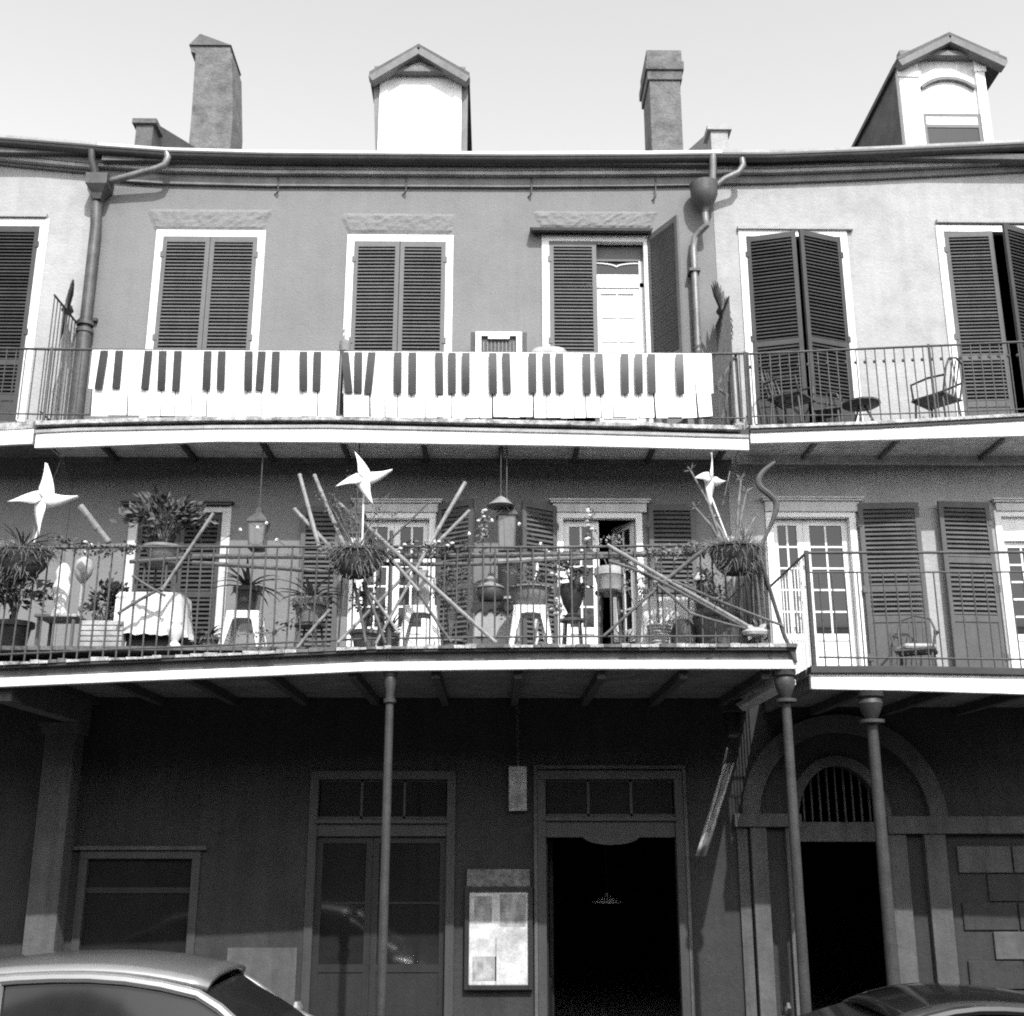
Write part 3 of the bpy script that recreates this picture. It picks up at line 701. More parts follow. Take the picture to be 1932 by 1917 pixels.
MB().box(xs0+.02, xs1-.02, -0.07, -0.002, ZS3-.05, ZS3-.003).build('ledger', M['soffit_dark'], ub)
jm = MB().box(-.025, .025, -abs(YB)+.055, -0.072, -.06, .003).mesh('joist', M['joist'])
for x in (178, 335, 490, 643, 797, 945, 1092, 1238, 1375): inst('joist', jm, (PX(x, 845, YB+.05), 0, ZS3-.004), ub)
RT = [(98,659),(300,661),(700,665),(1330,668),(1405,667)]
def rail(parent, pl, Y, r, name='top_rail', m='iron'): return MB().tube([P(x, y, Y) for x, y in pl], r, 8).build(name, M[m], parent, smooth=True)
rail(ub, RT, YB+.03, 0.016); rail(ub, [(98,782),(620,784),(1405,789)], YB+.03, 0.011, 'bottom_rail')
for x in list(range(104, 172, 17))+[1352, 1366, 1380, 1394]:
    a = P(x, lerp(RT, x), YB+.03); inst('baluster', bal_mesh(a.z-ZD3+.02), (a.x, YB+.03, ZD3-.02), ub)
for x in (98, 640, 1405):
    a = P(x, lerp(RT, x), YB+.03); MB().tube([(a.x, YB+.03, ZD3-.04), (a.x, YB+.03, a.z+.02)], 0.018, 8).build('post', M['iron'], ub)
# --- upper, right house
rb = balcony('upper balcony with plain iron railing over the pale shuttered house', loc=(5, YB/2, 6.7))
FT2 = [(1416,816),(1500,813),(1650,808),(1932,793),(2300,775)]; FB2 = [(1416,836),(1500,834),(1650,830),(1932,822),(2300,812)]
MB().strip(FT2, FB2, YB+.04, YB+.10).build('fascia', M['white_worn'], rb, bevel=0.006)
MB().strip(off(FT2, -8), off(FT2, -.5), YB+.02, YB+.11).build('edge_beam', M['joist'], rb)
MB().strip(off(FT2, -14), off(FT2, -8), YB+.0, YB+.13).build('deck_edge', M['deck_edge'], rb, bevel=0.005)
xs0, xs1 = PX(1416, 830, YB), PX(2300, 820, YB)
MB().box(xs0+.02, xs1, YB+.13, -0.005, ZD3-.055, ZD3-.012).build('deck', M['deck'], rb)
for i in range(6):
    ya = YB+.11+i*(abs(YB)-.12)/6
    MB().box(xs0+.02, xs1, ya, ya+(abs(YB)-.12)/6-.006, ZS3+.05, ZS3+.07).build('soffit_board', M['soffit'], rb)
MB().box(xs0+.02, xs1, -0.09, -0.002, ZS3-.04, ZS3+.047).build('ledger', M['soffit'], rb)
jm2 = MB().box(-.02, .02, -abs(YB)+.11, -0.092, -.05, .003).mesh('joist', M['soffit_dark'])
for x in (1548, 1700, 1900, 2090): inst('joist', jm2, (PX(x, 840, YB+.05), 0, ZS3+.046), rb)
RT2 = [(1408,668),(1500,664),(1680,656),(1932,645),(2300,628)]
rail(rb, RT2, YB+.05, 0.015); rail(rb, off([(1408,786),(1680,781),(1932,772),(2300,760)], 0), YB+.05, 0.009, 'bottom_rail')
for i, x in enumerate(range(1416, 2290, 18)):
    a = P(x, lerp(RT2, x), YB+.05); inst('baluster', bal_mesh(a.z-ZD3+.02, 0.0075), (a.x, YB+.05, ZD3-.02), rb)
col_m = MB().lathe((0,0,0), [(0.006,0),(0.018,0.012),(0.018,0.028),(0.006,0.04)], 8).mesh('baluster_collar', M['iron'])
for x in range(1416, 2290, 18): a = P(x, lerp(RT2, x)+28, YB+.05); inst('baluster_collar', col_m, a, rb)
for x in (1410, 1752, 2050):
    a = P(x, lerp(RT2, x), YB+.05); MB().tube([(a.x, YB+.05, ZD3-.04), (a.x, YB+.05, a.z+.02)], 0.016, 8).build('post', M['iron'], rb)
# --- upper, left house
lb_ = balcony('end of an upper balcony beside the fat downspout, butting the piano-key balcony', loc=(-6, YB/2, 6.7))
FT3 = [(-420,820),(0,812),(62,809)]; FB3 = [(-420,850),(0,840),(62,837)]
MB().strip(FT3, FB3, YB+.03, YB+.08).build('fascia', M['white_worn'], lb_, bevel=0.006)
MB().strip(off(FT3, -14), off(FT3, -.5), YB+.02, YB+.12).build('deck_edge', M['deck_edge'], lb_, bevel=0.005)
xs0, xs1 = PX(-420, 830, YB), PX(62, 820, YB)
MB().box(xs0, xs1, YB+.12, -0.005, ZD3-.055, ZD3-.012).build('deck', M['deck'], lb_)
for i in range(6):
    ya = YB+.09+i*(abs(YB)-.1)/6
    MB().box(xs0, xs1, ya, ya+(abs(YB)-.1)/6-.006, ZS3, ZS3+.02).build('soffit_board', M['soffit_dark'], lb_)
RT3 = [(-420,640),(0,657),(96,659)]
rail(lb_, RT3, YB+.03, 0.016); rail(lb_, [(-420,776),(0,780),(96,782)], YB+.03, 0.010, 'bottom_rail')
for x in range(-400, 92, 18):
    a = P(x, lerp(RT3, x), YB+.03); inst('baluster', bal_mesh(a.z-ZD3+.02, 0.0075), (a.x, YB+.03, ZD3-.02), lb_)
# --- lower gallery, grey house
lg = thing('gallery', (0, YG/2, 3.8), 'deep lower gallery with grey fascia crowded with plants and bamboo poles', 'gallery')
def sag(x): return lerp(SAG2, x)
SX = [x for x, _ in SAG2]
FB4 = SAG2
MB().strip([(x, sag(x)-17) for x in SX], FB4, YG, YG+.08).build('fascia_board', M['white_worn'], lg, bevel=0.006)
MB().strip([(x, sag(x)-38) for x in SX], [(x, sag(x)-17.3) for x in SX], YG+.035, YG+.10).build('fascia', M['fascia_grey'], lg, bevel=0.004)
MB().strip([(x, sag(x)-41) for x in SX], [(x, sag(x)-36) for x in SX], YG-.03, YG+.03).build('drip_edge', M['joist'], lg)
xs0, xs1 = PX(-420, 1250, YG), PX(1505, 1240, YG)
# broken row of board ends along the deck edge
x = -420
while x < 1500:
    w_ = random.uniform(14, 34); t0 = sag(x)-46-random.uniform(0, 3.5); e = min(x+w_-1.2, 1505)
    MB().strip([(x, t0), (e, t0)], [(x, sag(x)-41.4), (e, sag(e)-41.4)], YG-.04-random.random()*.03, YG+.12).build('deck_board', M['deck_edge'] if random.random() < .62 else M['deck'], lg)
    x += w_
MB().box(xs0, xs1, YG+.12, -0.005, ZD2-.05, ZD2-.012).build('deck', M['deck'], lg)
for i in range(12):
    ya = YG+.11+i*(abs(YG)-.12)/12
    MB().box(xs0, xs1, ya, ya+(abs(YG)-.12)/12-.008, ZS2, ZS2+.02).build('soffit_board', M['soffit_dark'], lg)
jm3 = MB().box(-.04, .04, -abs(YG)+.11, -0.003, -.085, .003).mesh('joist', M['joist'])
for x in (30, 180, 345, 505, 665, 822, 978, 1135, 1290, 1445): inst('joist', jm3, (PX(x, 1268, YG+.1), 0, ZS2-.004), lg)
RT4 = [(-420,1040),(0,1036),(250,1032),(700,1031),(1043,1033),(1440,1027)]
YR = YG+.04
rail(lg, RT4, YR, 0.013); rail(lg, [(x, sag(x)-61) for x in SX[:-1]]+[(1440, 1200)], YR, 0.010, 'bottom_rail')
for i in range(78):
    x = -410+i*24.0
    if x > 1436: break
    a = P(x, lerp(RT4, x), YR); zb_ = PZ(x, sag(x)-44, YR)
    inst('baluster', bal_mesh(a.z-zb_+.02, 0.0085, 'iron_worn'), (a.x, YR, zb_-.02), lg, rot=(0, R(random.uniform(-.8, .8)), 0))
# return railing at the right end
rx = P(1440, 1027, YR).x; zt4 = PZ(1440, 1027, YR)
MB().tube([(rx, YR, zt4), (rx, -0.02, zt4)], 0.013, 8).build('return_rail', M['iron'], lg)
MB().tube([(rx, YR, ZD2+.08), (rx, -0.02, ZD2+.08)], 0.010, 8).build('return_rail', M['iron'], lg)
for i in range(18):
    yy = YR+.13*i
    if yy < -.05: inst('baluster', bal_mesh(zt4-ZD2, 0.0085, 'iron_worn'), (rx, yy, ZD2-.01), lg)
for x in (738, 1440):
    a = P(x, lerp(RT4, x), YR); MB().tube([(a.x, YR, ZD2-.2), (a.x, YR, a.z+.16 if x < 1000 else a.z+.03)], 0.019, 8).build('post', M['iron'], lg)
# cross beams at both ends
for x, yv, mm in ((150, 1366, M['soffit']), (1398, 1340, M['soffit'])):
    a = PX(x, yv, -0.1); zz = PZ(x, yv, -0.1)
    MB().box(a-.09, a+.09, YG+.12, -0.01, zz, ZS2-.09).build('cross_beam', M['cream'] if x > 500 else M['stone_mid'], lg, bevel=0.006)
# --- lower balcony, right house
YR2 = -2.1
rg = balcony('lower balcony with white fascia and two-tier iron railing by French doors', loc=(5.5, YR2/2, 3.9))
FT5 = [(1530,1270),(1700,1270),(1932,1274),(2300,1282)]; FB5 = [(1530,1300),(1700,1303),(1932,1310),(2300,1324)]
MB().strip(FT5, FB5, YR2, YR2+.07).build('fascia', M['white_worn'], rg, bevel=0.006)
MB().strip(off(FT5, -14), off(FT5, -.6), YR2-.04, YR2+.10).build('deck_edge', M['joist'], rg, bevel=0.005)
zd5 = PZ(1600, 1256, YR2); zf5 = PZ(1600, 1300, YR2); xs0, xs1 = PX(1530, 1280, YR2), PX(2300, 1280, YR2)
MB().box(xs0-.02, xs1, YR2+.1, -0.005, zd5-.10, zd5-.02).build('deck', M['deck'], rg)
MB().box(xs0, xs0+.06, YR2+.07, -0.005, zf5, zd5-.102).build('end_beam', M['fascia_grey'], rg)
for i in range(8):
    ya = YR2+.08+i*(abs(YR2)-.09)/8
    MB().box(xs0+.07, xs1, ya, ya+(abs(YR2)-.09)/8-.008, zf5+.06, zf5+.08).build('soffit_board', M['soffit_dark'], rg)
jm4 = MB().box(-.04, .04, -abs(YR2)+.08, -0.003, -.09, .003).mesh('joist', M['joist'])
for x in (1640, 1800, 1960): inst('joist', jm4, (PX(x, 1300, YR2), 0, zf5+.057), rg)
RT5 = [(1521,1043),(1932,1042),(2300,1042)]; RM5 = [(1521,1080),(1932,1079),(2300,1079)]
rail(rg, RT5, YR2+.05, 0.015); rail(rg, RM5, YR2+.05, 0.009, 'mid_rail'); rail(rg, [(1545,1240),(1932,1244),(2300,1250)], YR2+.05, 0.010, 'bottom_rail')
for i in range(32):
    x = 1545+i*24
    if x > 2290: break
    a = P(x, 1080, YR2+.05); inst('baluster', bal_mesh(a.z-zd5+.02, 0.008), (a.x, YR2+.05, zd5-.02), rg)
a = P(1521, 1043, YR2+.05); b0 = Vector((a.x, YR2+.05, zd5-.03))
MB().tube([b0, (a.x, YR2+.05, a.z+.02)], 0.026, 8).build('post', M['iron'], rg)
MB().tube([(a.x, YR2+.05, a.z), (a.x, -.02, a.z)], 0.014, 8).build('return_rail', M['iron_worn'], rg)
for i in range(1, 10): inst('baluster', bal_mesh(a.z-zd5, 0.009, 'white_worn'), (a.x, YR2+.05+.13*i, zd5-.02), rg)

# ------------------------------------------------------------------ gallery columns
def column(name, x, ytop, Y, label, r=0.05, big=False):
    a = P(x, ytop, Y); h = a.z-0.14
    t = thing(name, (a.x, Y, 0.14), label, 'column', 'cast iron gallery columns')
    MB().lathe((a.x, Y, 0.14), [(r*2.0,0),(r*2.0,.12),(r*1.5,.16),(r*1.3,.30),(r*1.15,.34)], 16).build('base', M['column'], t, smooth=True)
    MB().lathe((a.x, Y, 0.14), [(r*1.12,.33),(r,h-.5),(r*.95,h-.30)], 16).build('shaft', M['column'], t, smooth=True)
    k = 1.5 if big else 1.0
    MB().lathe((a.x, Y, 0.14), [(r*1.0,h-.31),(r*1.5*k,h-.30),(r*1.5*k,h-.27),(r*1.05,h-.26),(r*1.1*k,h-.20),(r*1.5*k,h-.11),(r*1.25*k,h-.06),(r*1.6*k,h-.045),(r*1.7*k,h)], 16).build('capital', M['column'], t, smooth=True)
column('iron_column', 737, 1266, YG+.09, 'slim iron column standing before the paired shop doors with the transom', 0.040)
column('iron_column', 1479, 1266, YG+.12, 'slim iron column with vase capital at the corner of the deep lower gallery', 0.046, True)
column('iron_column', 1640, 1306, YR2+.09, 'iron column with vase capital in front of the arched doorway', 0.055, True)

# ------------------------------------------------------------------ downspouts
d = thing('downspout', (PX(175, 600, -.12), -0.12, ZD3), 'fat dark downspout with square hopper head between pale and grey houses', 'downspout')
hp = P(188, 345, -0.16); MB().lathe(hp-Vector((0,0,.10)), [(0.07,-.16),(0.10,-.08),(0.19,.02),(0.20,.14),(0.20,.17)], 4, ang=R(45)).build('hopper', M['copper'], d, bevel=0.008)
MB().tube([P(183, 360, -.12), (P(181, 430, -.12).x, -.12, P(181, 430, -.12).z), (P(181, 430, -.12).x, -.12, 8.4)], 0.072, 14).build('pipe', M['copper'], d, smooth=True)
px_ = P(181, 430, -.12).x
MB().tube([(px_, -.12, 8.42), (px_, -.12, ZD3-.02)], 0.09, 14).build('pipe', M['copper'], d, smooth=True)
for z in (8.42, 8.52): MB().lathe((px_, -.12, z), [(.074,-.02),(.105,-.02),(.105,.03),(.074,.03)], 14).build('collar', M['copper'], d, smooth=True)
MB().tube([P(314, 286, -.26), P(317, 297, -.27), P(311, 311, -.26), P(296, 318, -.25), P(222, 338, -.18), P(205, 343, -.16)], 0.045, 12).build('gutter_outlet', M['zinc'], d, smooth=True)
MB().tube([P(173, 284, -.26), P(173, 300, -.25), P(180, 332, -.18)], 0.045, 12).build('gutter_outlet', M['copper'], d, smooth=True)
MB().box(px_-.11, px_+.11, -.06, 0.0, 8.6, 8.64).build('bracket', M['iron'], d)
d = thing('downspout', (PX(1310, 600, -.1), -0.1, ZD3), 'slim zinc downspout with bowl-shaped hopper at the edge of the grey house', 'downspout')
hp = P(1330, 395, -0.2)
MB().lathe(hp, [(0.045,-.06),(0.05,0.0),(0.075,.03),(0.14,.12),(0.175,.22),(0.18,.33),(0.185,.36)], 18).build('hopper', M['copper'], d, smooth=True)
MB().tube([hp-Vector((0,0,.03)), hp-Vector((0,0,.14)), P(1333, 425, -.2), P(1322, 436, -.15), P(1311, 447, -.10), P(1308, 470, -.10), (P(1308, 470, -.10).x, -.10, ZD3-.02)], 0.045, 12).build('pipe', M['zinc'], d, smooth=True)
MB().tube([P(1345, 292, -.27), P(1345, 318, -.26), P(1344, 348, -.22)], 0.047, 12).build('gutter_outlet', M['zinc'], d, smooth=True)
MB().tube([P(1400, 300, -.26), P(1402, 312, -.27), P(1394, 325, -.26), P(1368, 337, -.24), P(1352, 350, -.21)], 0.042, 12).build('gutter_outlet', M['zinc'], d, smooth=True)
xq = P(1308, 470, -.10).x
for z in (8.1, 9.3): MB().box(xq-.07, xq+.07, -.16, 0.0, z, z+.035).build('bracket', M['iron'], d)

# ------------------------------------------------------------------ piano-key banners
def banner(xs, blacks, ytop, ybot, ybk, label, lean0):
    Y0 = YB-.012
    a = P(xs[0], ytop(xs[0]), Y0); t = thing('piano_key_banner', (P((xs[0]+xs[-1])/2, ybot(xs[0]), Y0).x, Y0, PZ(xs[0], ybot(xs[0]), Y0)), label, 'banner', 'piano-key banners on the upper railing')
    # cloth backing folded over the rail
    MB().strip([(x, ytop(x)-1) for x in xs], [(x, ybk(x)) for x in xs], Y0-.004, Y0+.004).build('backing', M['key_white'], t)
    MB().strip([(x, ybk(x)+.5) for x in xs], [(x, ybot(x)-3) for x in xs], Y0-.002, Y0+.002).build('lower_backing', M['key_black'], t)
    for i, (x0, x1) in enumerate(zip(xs, xs[1:])):
        g0 = random.choice((0.9, 1.5, 2.0)); j = random.uniform(-1.5, 1.5); y0 = Y0-.010-random.random()*.008
        if x0 in (928, 1005, 1234.7, 1315, 697): g0 = 3.4
        tl = P(x0+lean0(x0)+.3, ytop(x0)-.5, y0); tr_ = P(x1+lean0(x1)-.3, ytop(x1)-.5, y0)
        bl = P(x0+g0, ybot(x0)+j, y0); br = P(x1-.4, ybot(x1)+j, y0)
        th = .004; bw_ = -.012-random.random()*.02
        m = MB(); m.hexa([(bl.x,y0+bw_,bl.z),(br.x,y0+bw_,br.z),(br.x,y0+bw_+th,br.z),(bl.x,y0+bw_+th,bl.z),(tl.x,y0,tl.z),(tr_.x,y0,tr_.z),(tr_.x,y0+th,tr_.z),(tl.x,y0+th,tl.z)])
        m.build('white_key', M['key_white'], t)
    for xt, xb in blacks:
        wd = 7.4; n = 6; vs = []; fs = []; yb_ = ybk(xt)+random.uniform(-1.5, 1.5); cv = random.uniform(.02, .05)
        for i in range(n+1):
            u = i/n; x = xt+(xb-xt)*u; y = ytop(xt)+(yb_-ytop(xt))*u; yy = Y0-.052-cv*math.sin(u*math.pi)*.5-u*.012
            l = P(x-wd, y, yy); r_ = P(x+wd, y, yy)
            vs += [(l.x,yy,l.z), (r_.x,yy,r_.z), (r_.x,yy+.012,r_.z), (l.x,yy+.012,l.z)]
        for i in range(n):
            for k in range(4): fs.append((i*4+k, i*4+4+k, i*4+4+(k+1) % 4, i*4+(k+1) % 4))
        fs += [(0,1,2,3), tuple(n*4+k for k in (3,2,1,0))]
        MB().add(vs, fs).build('black_key', M['key_black'], t, smooth=True)
    return t
yt = lambda x: 661+(x-170)*0.0055
banner([171,205,240,273,303,329,360,389,415.6,441,466,492.8,519.3,546,571,599,634],
       [(196.7,185.2),(224.9,218.6),(280.2,273),(307,303.8),(335.8,331.5),(392,389),(418.5,416),(469.4,468),(494.2,489),(520.7,517.8),(572.5,572.5),(599,597)],
       yt, lambda x: 785+(x-170)*0.006, lambda x: 733+(x-170)*0.012, 'white piano-key banner whose last keys slant beside a dark gap', lambda x: 1+(8 if x < 230 else 4 if x < 420 else 0)+(6 if x > 620 else 0))
banner([648,697,726,750,775.4,802,825.8,851.7,879,905,928,956.8,981,1005,1031,1057,1083,1105,1133.5,1157,1180,1206,1234.7,1260,1285,1315,1344],
       [(650.6,658),(676.3,675.3),(701.7,693.8),(750.7,750),(778.3,777.8),(828.2,829.4),(852.9,852.9),(879,879),(929.7,930.7),(954.7,957),(1004.6,1005),(1031,1033),(1055.5,1057),(1106.7,1108),(1129.8,1133.5),(1178.6,1179.7),(1205,1206),(1228.8,1230.3),(1282,1284.2)],
       lambda x: 664+(x-640)*0.006, lambda x: 789-(0 if x < 1300 else (x-1300)*.08), lambda x: 742, 'longer white piano-key banner below the air conditioner and open shutter', lambda x: -9*max(0, (x-1000)/345.0))

# ------------------------------------------------------------------ things on the upper balcony
t = thing('air_conditioner', (PX(940, 650, -.45), -.45, ZD3), 'white boxy air conditioner with a wire grille above the piano keys', 'air conditioner')
a = P(888, 626, -.45); e = P(994, 626, -.45); zt_ = a.z
MB().box(a.x+.06, e.x-.06, -.42, -.02, ZD3+.3, zt_-.02).build('housing', M['plastic'], t, bevel=.01)
MB().box(a.x, a.x+.055, -.44, -.1, ZD3+.3, zt_).build('side_panel', M['pot_dark'], t); MB().box(e.x-.055, e.x, -.44, -.1, ZD3+.3, zt_).build('side_panel', M['pot_dark'], t)
f = MB(); f.box(a.x+.06, e.x-.06, -.47, -.42, zt_-.06, zt_-.004); f.box(a.x+.06, a.x+.13, -.47, -.42, ZD3+.3, zt_-.06); f.box(e.x-.13, e.x-.06, -.47, -.42, ZD3+.3, zt_-.06); f.box(-0.0+(a.x+e.x)/2-.13, (a.x+e.x)/2+.13, -.471, -.425, zt_-.10, zt_-.06)
f.build('front_frame', M['plastic'], t, bevel=.004)
MB().box(a.x+.13, e.x-.13, -.43, -.421, ZD3+.3, zt_-.06).build('coil', M['pot_dark'], t)
f = MB()
for i in range(9): xx = a.x+.16+i*(e.x-a.x-.32)/8; f.tube([(xx,-.445,ZD3+.3),(xx,-.445,zt_-.13)], .004, 5)
for i in range(8): zz = ZD3+.34+i*.065; f.tube([(a.x+.16,-.448,zz),(e.x-.16,-.448,zz)], .004, 5) if zz < zt_-.12 else None
f.build('grille', M['clay_pale'], t)
for xx in (a.x+.05, e.x-.12): MB().box(xx, xx+.07, -.4, -.05, ZD3-.01, ZD3+.302).build('support', M['iron_worn'], t)
p0 = P(650, 664, -.72)
t = thing('finial_jar', (p0.x, -.72, ZD3), 'squat jar with a white twisted finial behind the gap between banners', 'jar')
MB().lathe((p0.x,-.72,ZD3), [(.09,0),(.09,.02),(.03,.05),(.03,p0.z-ZD3-.02),(.05,p0.z-ZD3-.01)], 12).build('stand', M['iron_worn'], t, smooth=True)
MB().lathe(p0, [(.035,-.02),(.062,0),(.065,.08),(.06,.13),(.035,.15)], 16).build('body', M['clay'], t, smooth=True)
MB().tube([p0+Vector((.02*math.cos(k*.9),.02*math.sin(k*.9),.15+k*.012)) for k in range(14)], .018, 6).build('finial', M['plastic'], t, smooth=True)
a = P(1005, 666, -.7); e = P(1068, 666, -.7); zc = a.z
m = MB(); m.lathe(((a.x+e.x)/2, -.68, ZD3-.01), [(.17,0),(.18,.3),(.19,zc-ZD3-.06),(.195,zc-ZD3+.02),(.16,zc-ZD3+.07),(.03,zc-ZD3+.085)], 14, sx=1.15, sy=.55)
tag(m.build('tied_sack', M['clay_pale'], smooth=True), 'pale tied sack standing left of the open third-floor shutter', 'sack')
# spiked iron partitions between the balconies
def partition(x, yfan, label, n, wd, sgn, m):
    c0 = P(x, yfan, -.42); t = thing('iron_partition', (c0.x, -.42, ZD3), label, 'partition')
    zt_ = c0.z-.30
    for i in range(n):
        y = -.84+i*.80/(n-1); inst('bar', bal_mesh(zt_-ZD3+.02, .008, m), (c0.x, y, ZD3-.01), t)
    MB().tube([(c0.x,-.86,zt_),(c0.x,-.02,zt_)], .014, 6).build('top_bar', M['iron'], t)
    MB().tube([(c0.x,-.86,ZD3+.08),(c0.x,-.02,ZD3+.08)], .012, 6).build('lower_bar', M['iron'], t)
    for i in range(13):
        an = R(-60+i*15); dv = Vector((.18*math.sin(an)*sgn, math.sin(an)*.35, math.cos(an)*.30))
        MB().tube([Vector((c0.x,-.42,zt_)), Vector((c0.x,-.42,zt_))+dv*.75, Vector((c0.x,-.42,zt_))+dv*1.25], [.016,.024,.003], 6).build('spike', M['iron'], t)
    MB().lathe((c0.x,-.42,zt_-.04), [(.04,0),(.075,.05),(.05,.11)], 10).build('hub', M['iron'], t, smooth=True)
partition(1360, 548, 'fan-spiked iron partition beside the slim zinc downspout', 12, .6, 1, 'iron_worn')
partition(132, 545, 'fan-spiked iron partition beside the fat dark downspout', 9, .6, -1, 'iron_worn')
# angular iron brace on the right end of the banner
br_ = MB(); br_.bar(P(1388,670,-.8), P(1352,730,-.8), .03, .03); br_.bar(P(1352,730,-.8), P(1372,745,-.8), .03, .03); br_.bar(P(1372,745,-.8), P(1362,792,-.8), .03, .03); br_.bar(P(1388,670,-.8), P(1398,795,-.8), .03, .03)
tag(br_.build('folded_stand', M['iron']), 'folded dark metal stand leaning at the end of the longer piano-key banner', 'stand')

def bistro_chair(x, ydeck, Y, rot, label, m='iron', deck=ZD3, s=1.0, arms=True):
    c0 = P(x, ydeck, Y); t = thing('iron_chair', (c0.x, Y, deck), label, 'chair'); 
    mt = Matrix.Rotation(rot, 3, 'Z')
    def q(*p): return mt @ (Vector(p)*s) + Vector((c0.x, Y, deck))
    for sx in (-1, 1):
        for sy in (-1, 1): MB().tube([q(.20*sx,.20*sy,-.005), q(.18*sx,.17*sy,.40)], .014, 6).build('leg', M[m], t)
    MB().lathe((0,0,0), [(.0,0)], 3) if False else None
    se = MB(); 
    for i in range(7): se.bar(q(-.20+i*.066,-.2,.415), q(-.20+i*.066,.2,.415), .045, .02)
    se.bar(q(-.21,-.2,.405), q(.21,-.2,.405), .03, .02); se.bar(q(-.21,.2,.405), q(.21,.2,.405), .03, .02); se.build('seat', M[m], t)
    bk = MB(); bk.tube([q(-.19,.19,.40), q(-.20,.26,.70), q(-.16,.29,.82), q(0,.30,.87), q(.16,.29,.82), q(.20,.26,.70), q(.19,.19,.40)], .013, 6)
    for i in (-1, 0, 1): bk.tube([q(.07*i,.2,.42), q(.075*i,.29,.84)], .009, 5)
    bk.build('backrest', M[m], t)
    if arms:
        for sx in (-1, 1): MB().tube([q(.20*sx,.25,.62), q(.25*sx,.05,.62), q(.24*sx,-.18,.60), q(.20*sx,-.19,.42)], .014, 6).build('armrest', M[m], t)
    return t
bistro_chair(1495, 780, -.50, R(50), 'dark iron armchair before the bifold louvred shutters', s=1.0)
bistro_chair(1770, 780, -.50, R(-140), 'dark iron armchair beside the round table on the pale house balcony', s=1.0)
bistro_chair(1560, 780, -.36, R(-20), 'low dark iron chair squeezed between armchair and round table', s=.75, arms=True)
c0 = P(1625, 764, -.50)
t = thing('round_table', (c0.x, -.5, ZD3), 'small round iron table between chairs on the pale house balcony', 'table')
MB().lathe((c0.x,-.5,c0.z), [(.20,-.015),(.225,0),(.225,.02),(.20,.025)], 24).build('tabletop', M['iron_worn'], t, smooth=True)
for k in range(3): an = k*2.1; MB().tube([(c0.x+.20*math.cos(an),-.5+.20*math.sin(an),ZD3-.005),(c0.x+.04*math.cos(an),-.5+.04*math.sin(an),c0.z-.012)], .014, 6).build('leg', M['iron'], t)
m = MB(); c1 = P(1722, 760, -.35); m.lathe((c1.x,-.35,ZD3-.01), [(.09,0),(.13,.16),(.14,.18),(.11,.19)], 14); tag(m.build('bowl_pot', M['pot_dark'], smooth=True), 'dark empty bowl pot between the two upper iron chairs', 'pot')

# ------------------------------------------------------------------ plants
def foliage(mb, c, rx, ry, rz, n, ln, wd, up=0.3):
    c = Vector(c)
    cl = [Vector((random.gauss(0,.5)*rx, random.gauss(0,.5)*ry, random.gauss(0,.5)*rz)) for _ in range(max(4, n//26))]
    for _ in range(n):
        p = random.choice(cl)+Vector((random.gauss(0,.2)*rx, random.gauss(0,.2)*ry, random.gauss(0,.2)*rz))
        d = (p.normalized() if p.length > 1e-6 else Vector((0,0,1)))+rv(.8)+Vector((0,0,up))
        mb.leaf(c+p, d, rv(1)+Vector((0,-.6,.6)), ln*random.uniform(.6,1.25), wd*random.uniform(.6,1.2))
    return cl
def plant(name, base, pot, label, cat='potted plant', fol=None, agave=None, leafm='leaf', potm='clay', group=None, stems=5):
    """pot = list of (r,z) profile standing at base"""
    base = Vector(base); t = thing(name, base, label, cat, group)
    MB().lathe(base, pot, 20).build('pot', M[potm], t, smooth=True)
    ht = pot[-1][1]; top = base+Vector((0,0,ht))
    MB().lathe(top, [(pot[-1][0]*.9,-.035),(pot[-1][0]*.5,-.01)], 14).build('soil', M['moss'], t)
    if fol:
        dz, rx, ry, rz, n, ln, wd = fol; mb = MB(); cl = foliage(mb, top+Vector((0,0,dz)), rx, ry, rz, n, ln, wd); mb.build('foliage', M[leafm], t)
        sm = MB()
        for p in cl[:14]: sm.tube([top-Vector((0,0,.03)), top+Vector((p.x*.3,p.y*.3,dz*.5)), top+Vector((0,0,dz))+p], [.008,.006,.003], 5)
        sm.build('stems', M['stem'], t)
    if agave:
        n, ln, wd, droop = agave; mb = MB()
        for i in range(n):
            an = i*2.399+random.random()*.3; el = random.uniform(.15, 1.0); mb.blade(top-Vector((0,0,.01)), (math.cos(an)*math.cos(el), math.sin(an)*math.cos(el), math.sin(el)), ln*random.uniform(.7,1.1), wd, droop*random.uniform(.6,1.3))
        mb.build('leaves', M[leafm], t)
    return t
def pot_profile(r, h, rim=.02): return [(r*.62,0),(r*.7,.01),(r*.94,h*.82),(r+rim,h*.83),(r+rim,h),(r*.92,h)]
def at(x, y, Y): return P(x, y, Y)
def stand(name, c, r, h, label, m='iron_worn'):
    t = thing(name, (c.x, c.y, ZD2), label, 'plant stand')
    MB().lathe((c.x,c.y,ZD2+h-.03), [(r,0),(r,.025),(r*.9,.03)], 16).build('shelf', M[m], t, smooth=True)
    for k in range(4): an = k*math.pi/2+.6; MB().tube([(c.x+r*1.05*math.cos(an),c.y+r*1.05*math.sin(an),ZD2-.014),(c.x+r*.8*math.cos(an),c.y+r*.8*math.sin(an),ZD2+h-.025)], .012, 6).build('leg', M[m], t)
    return t

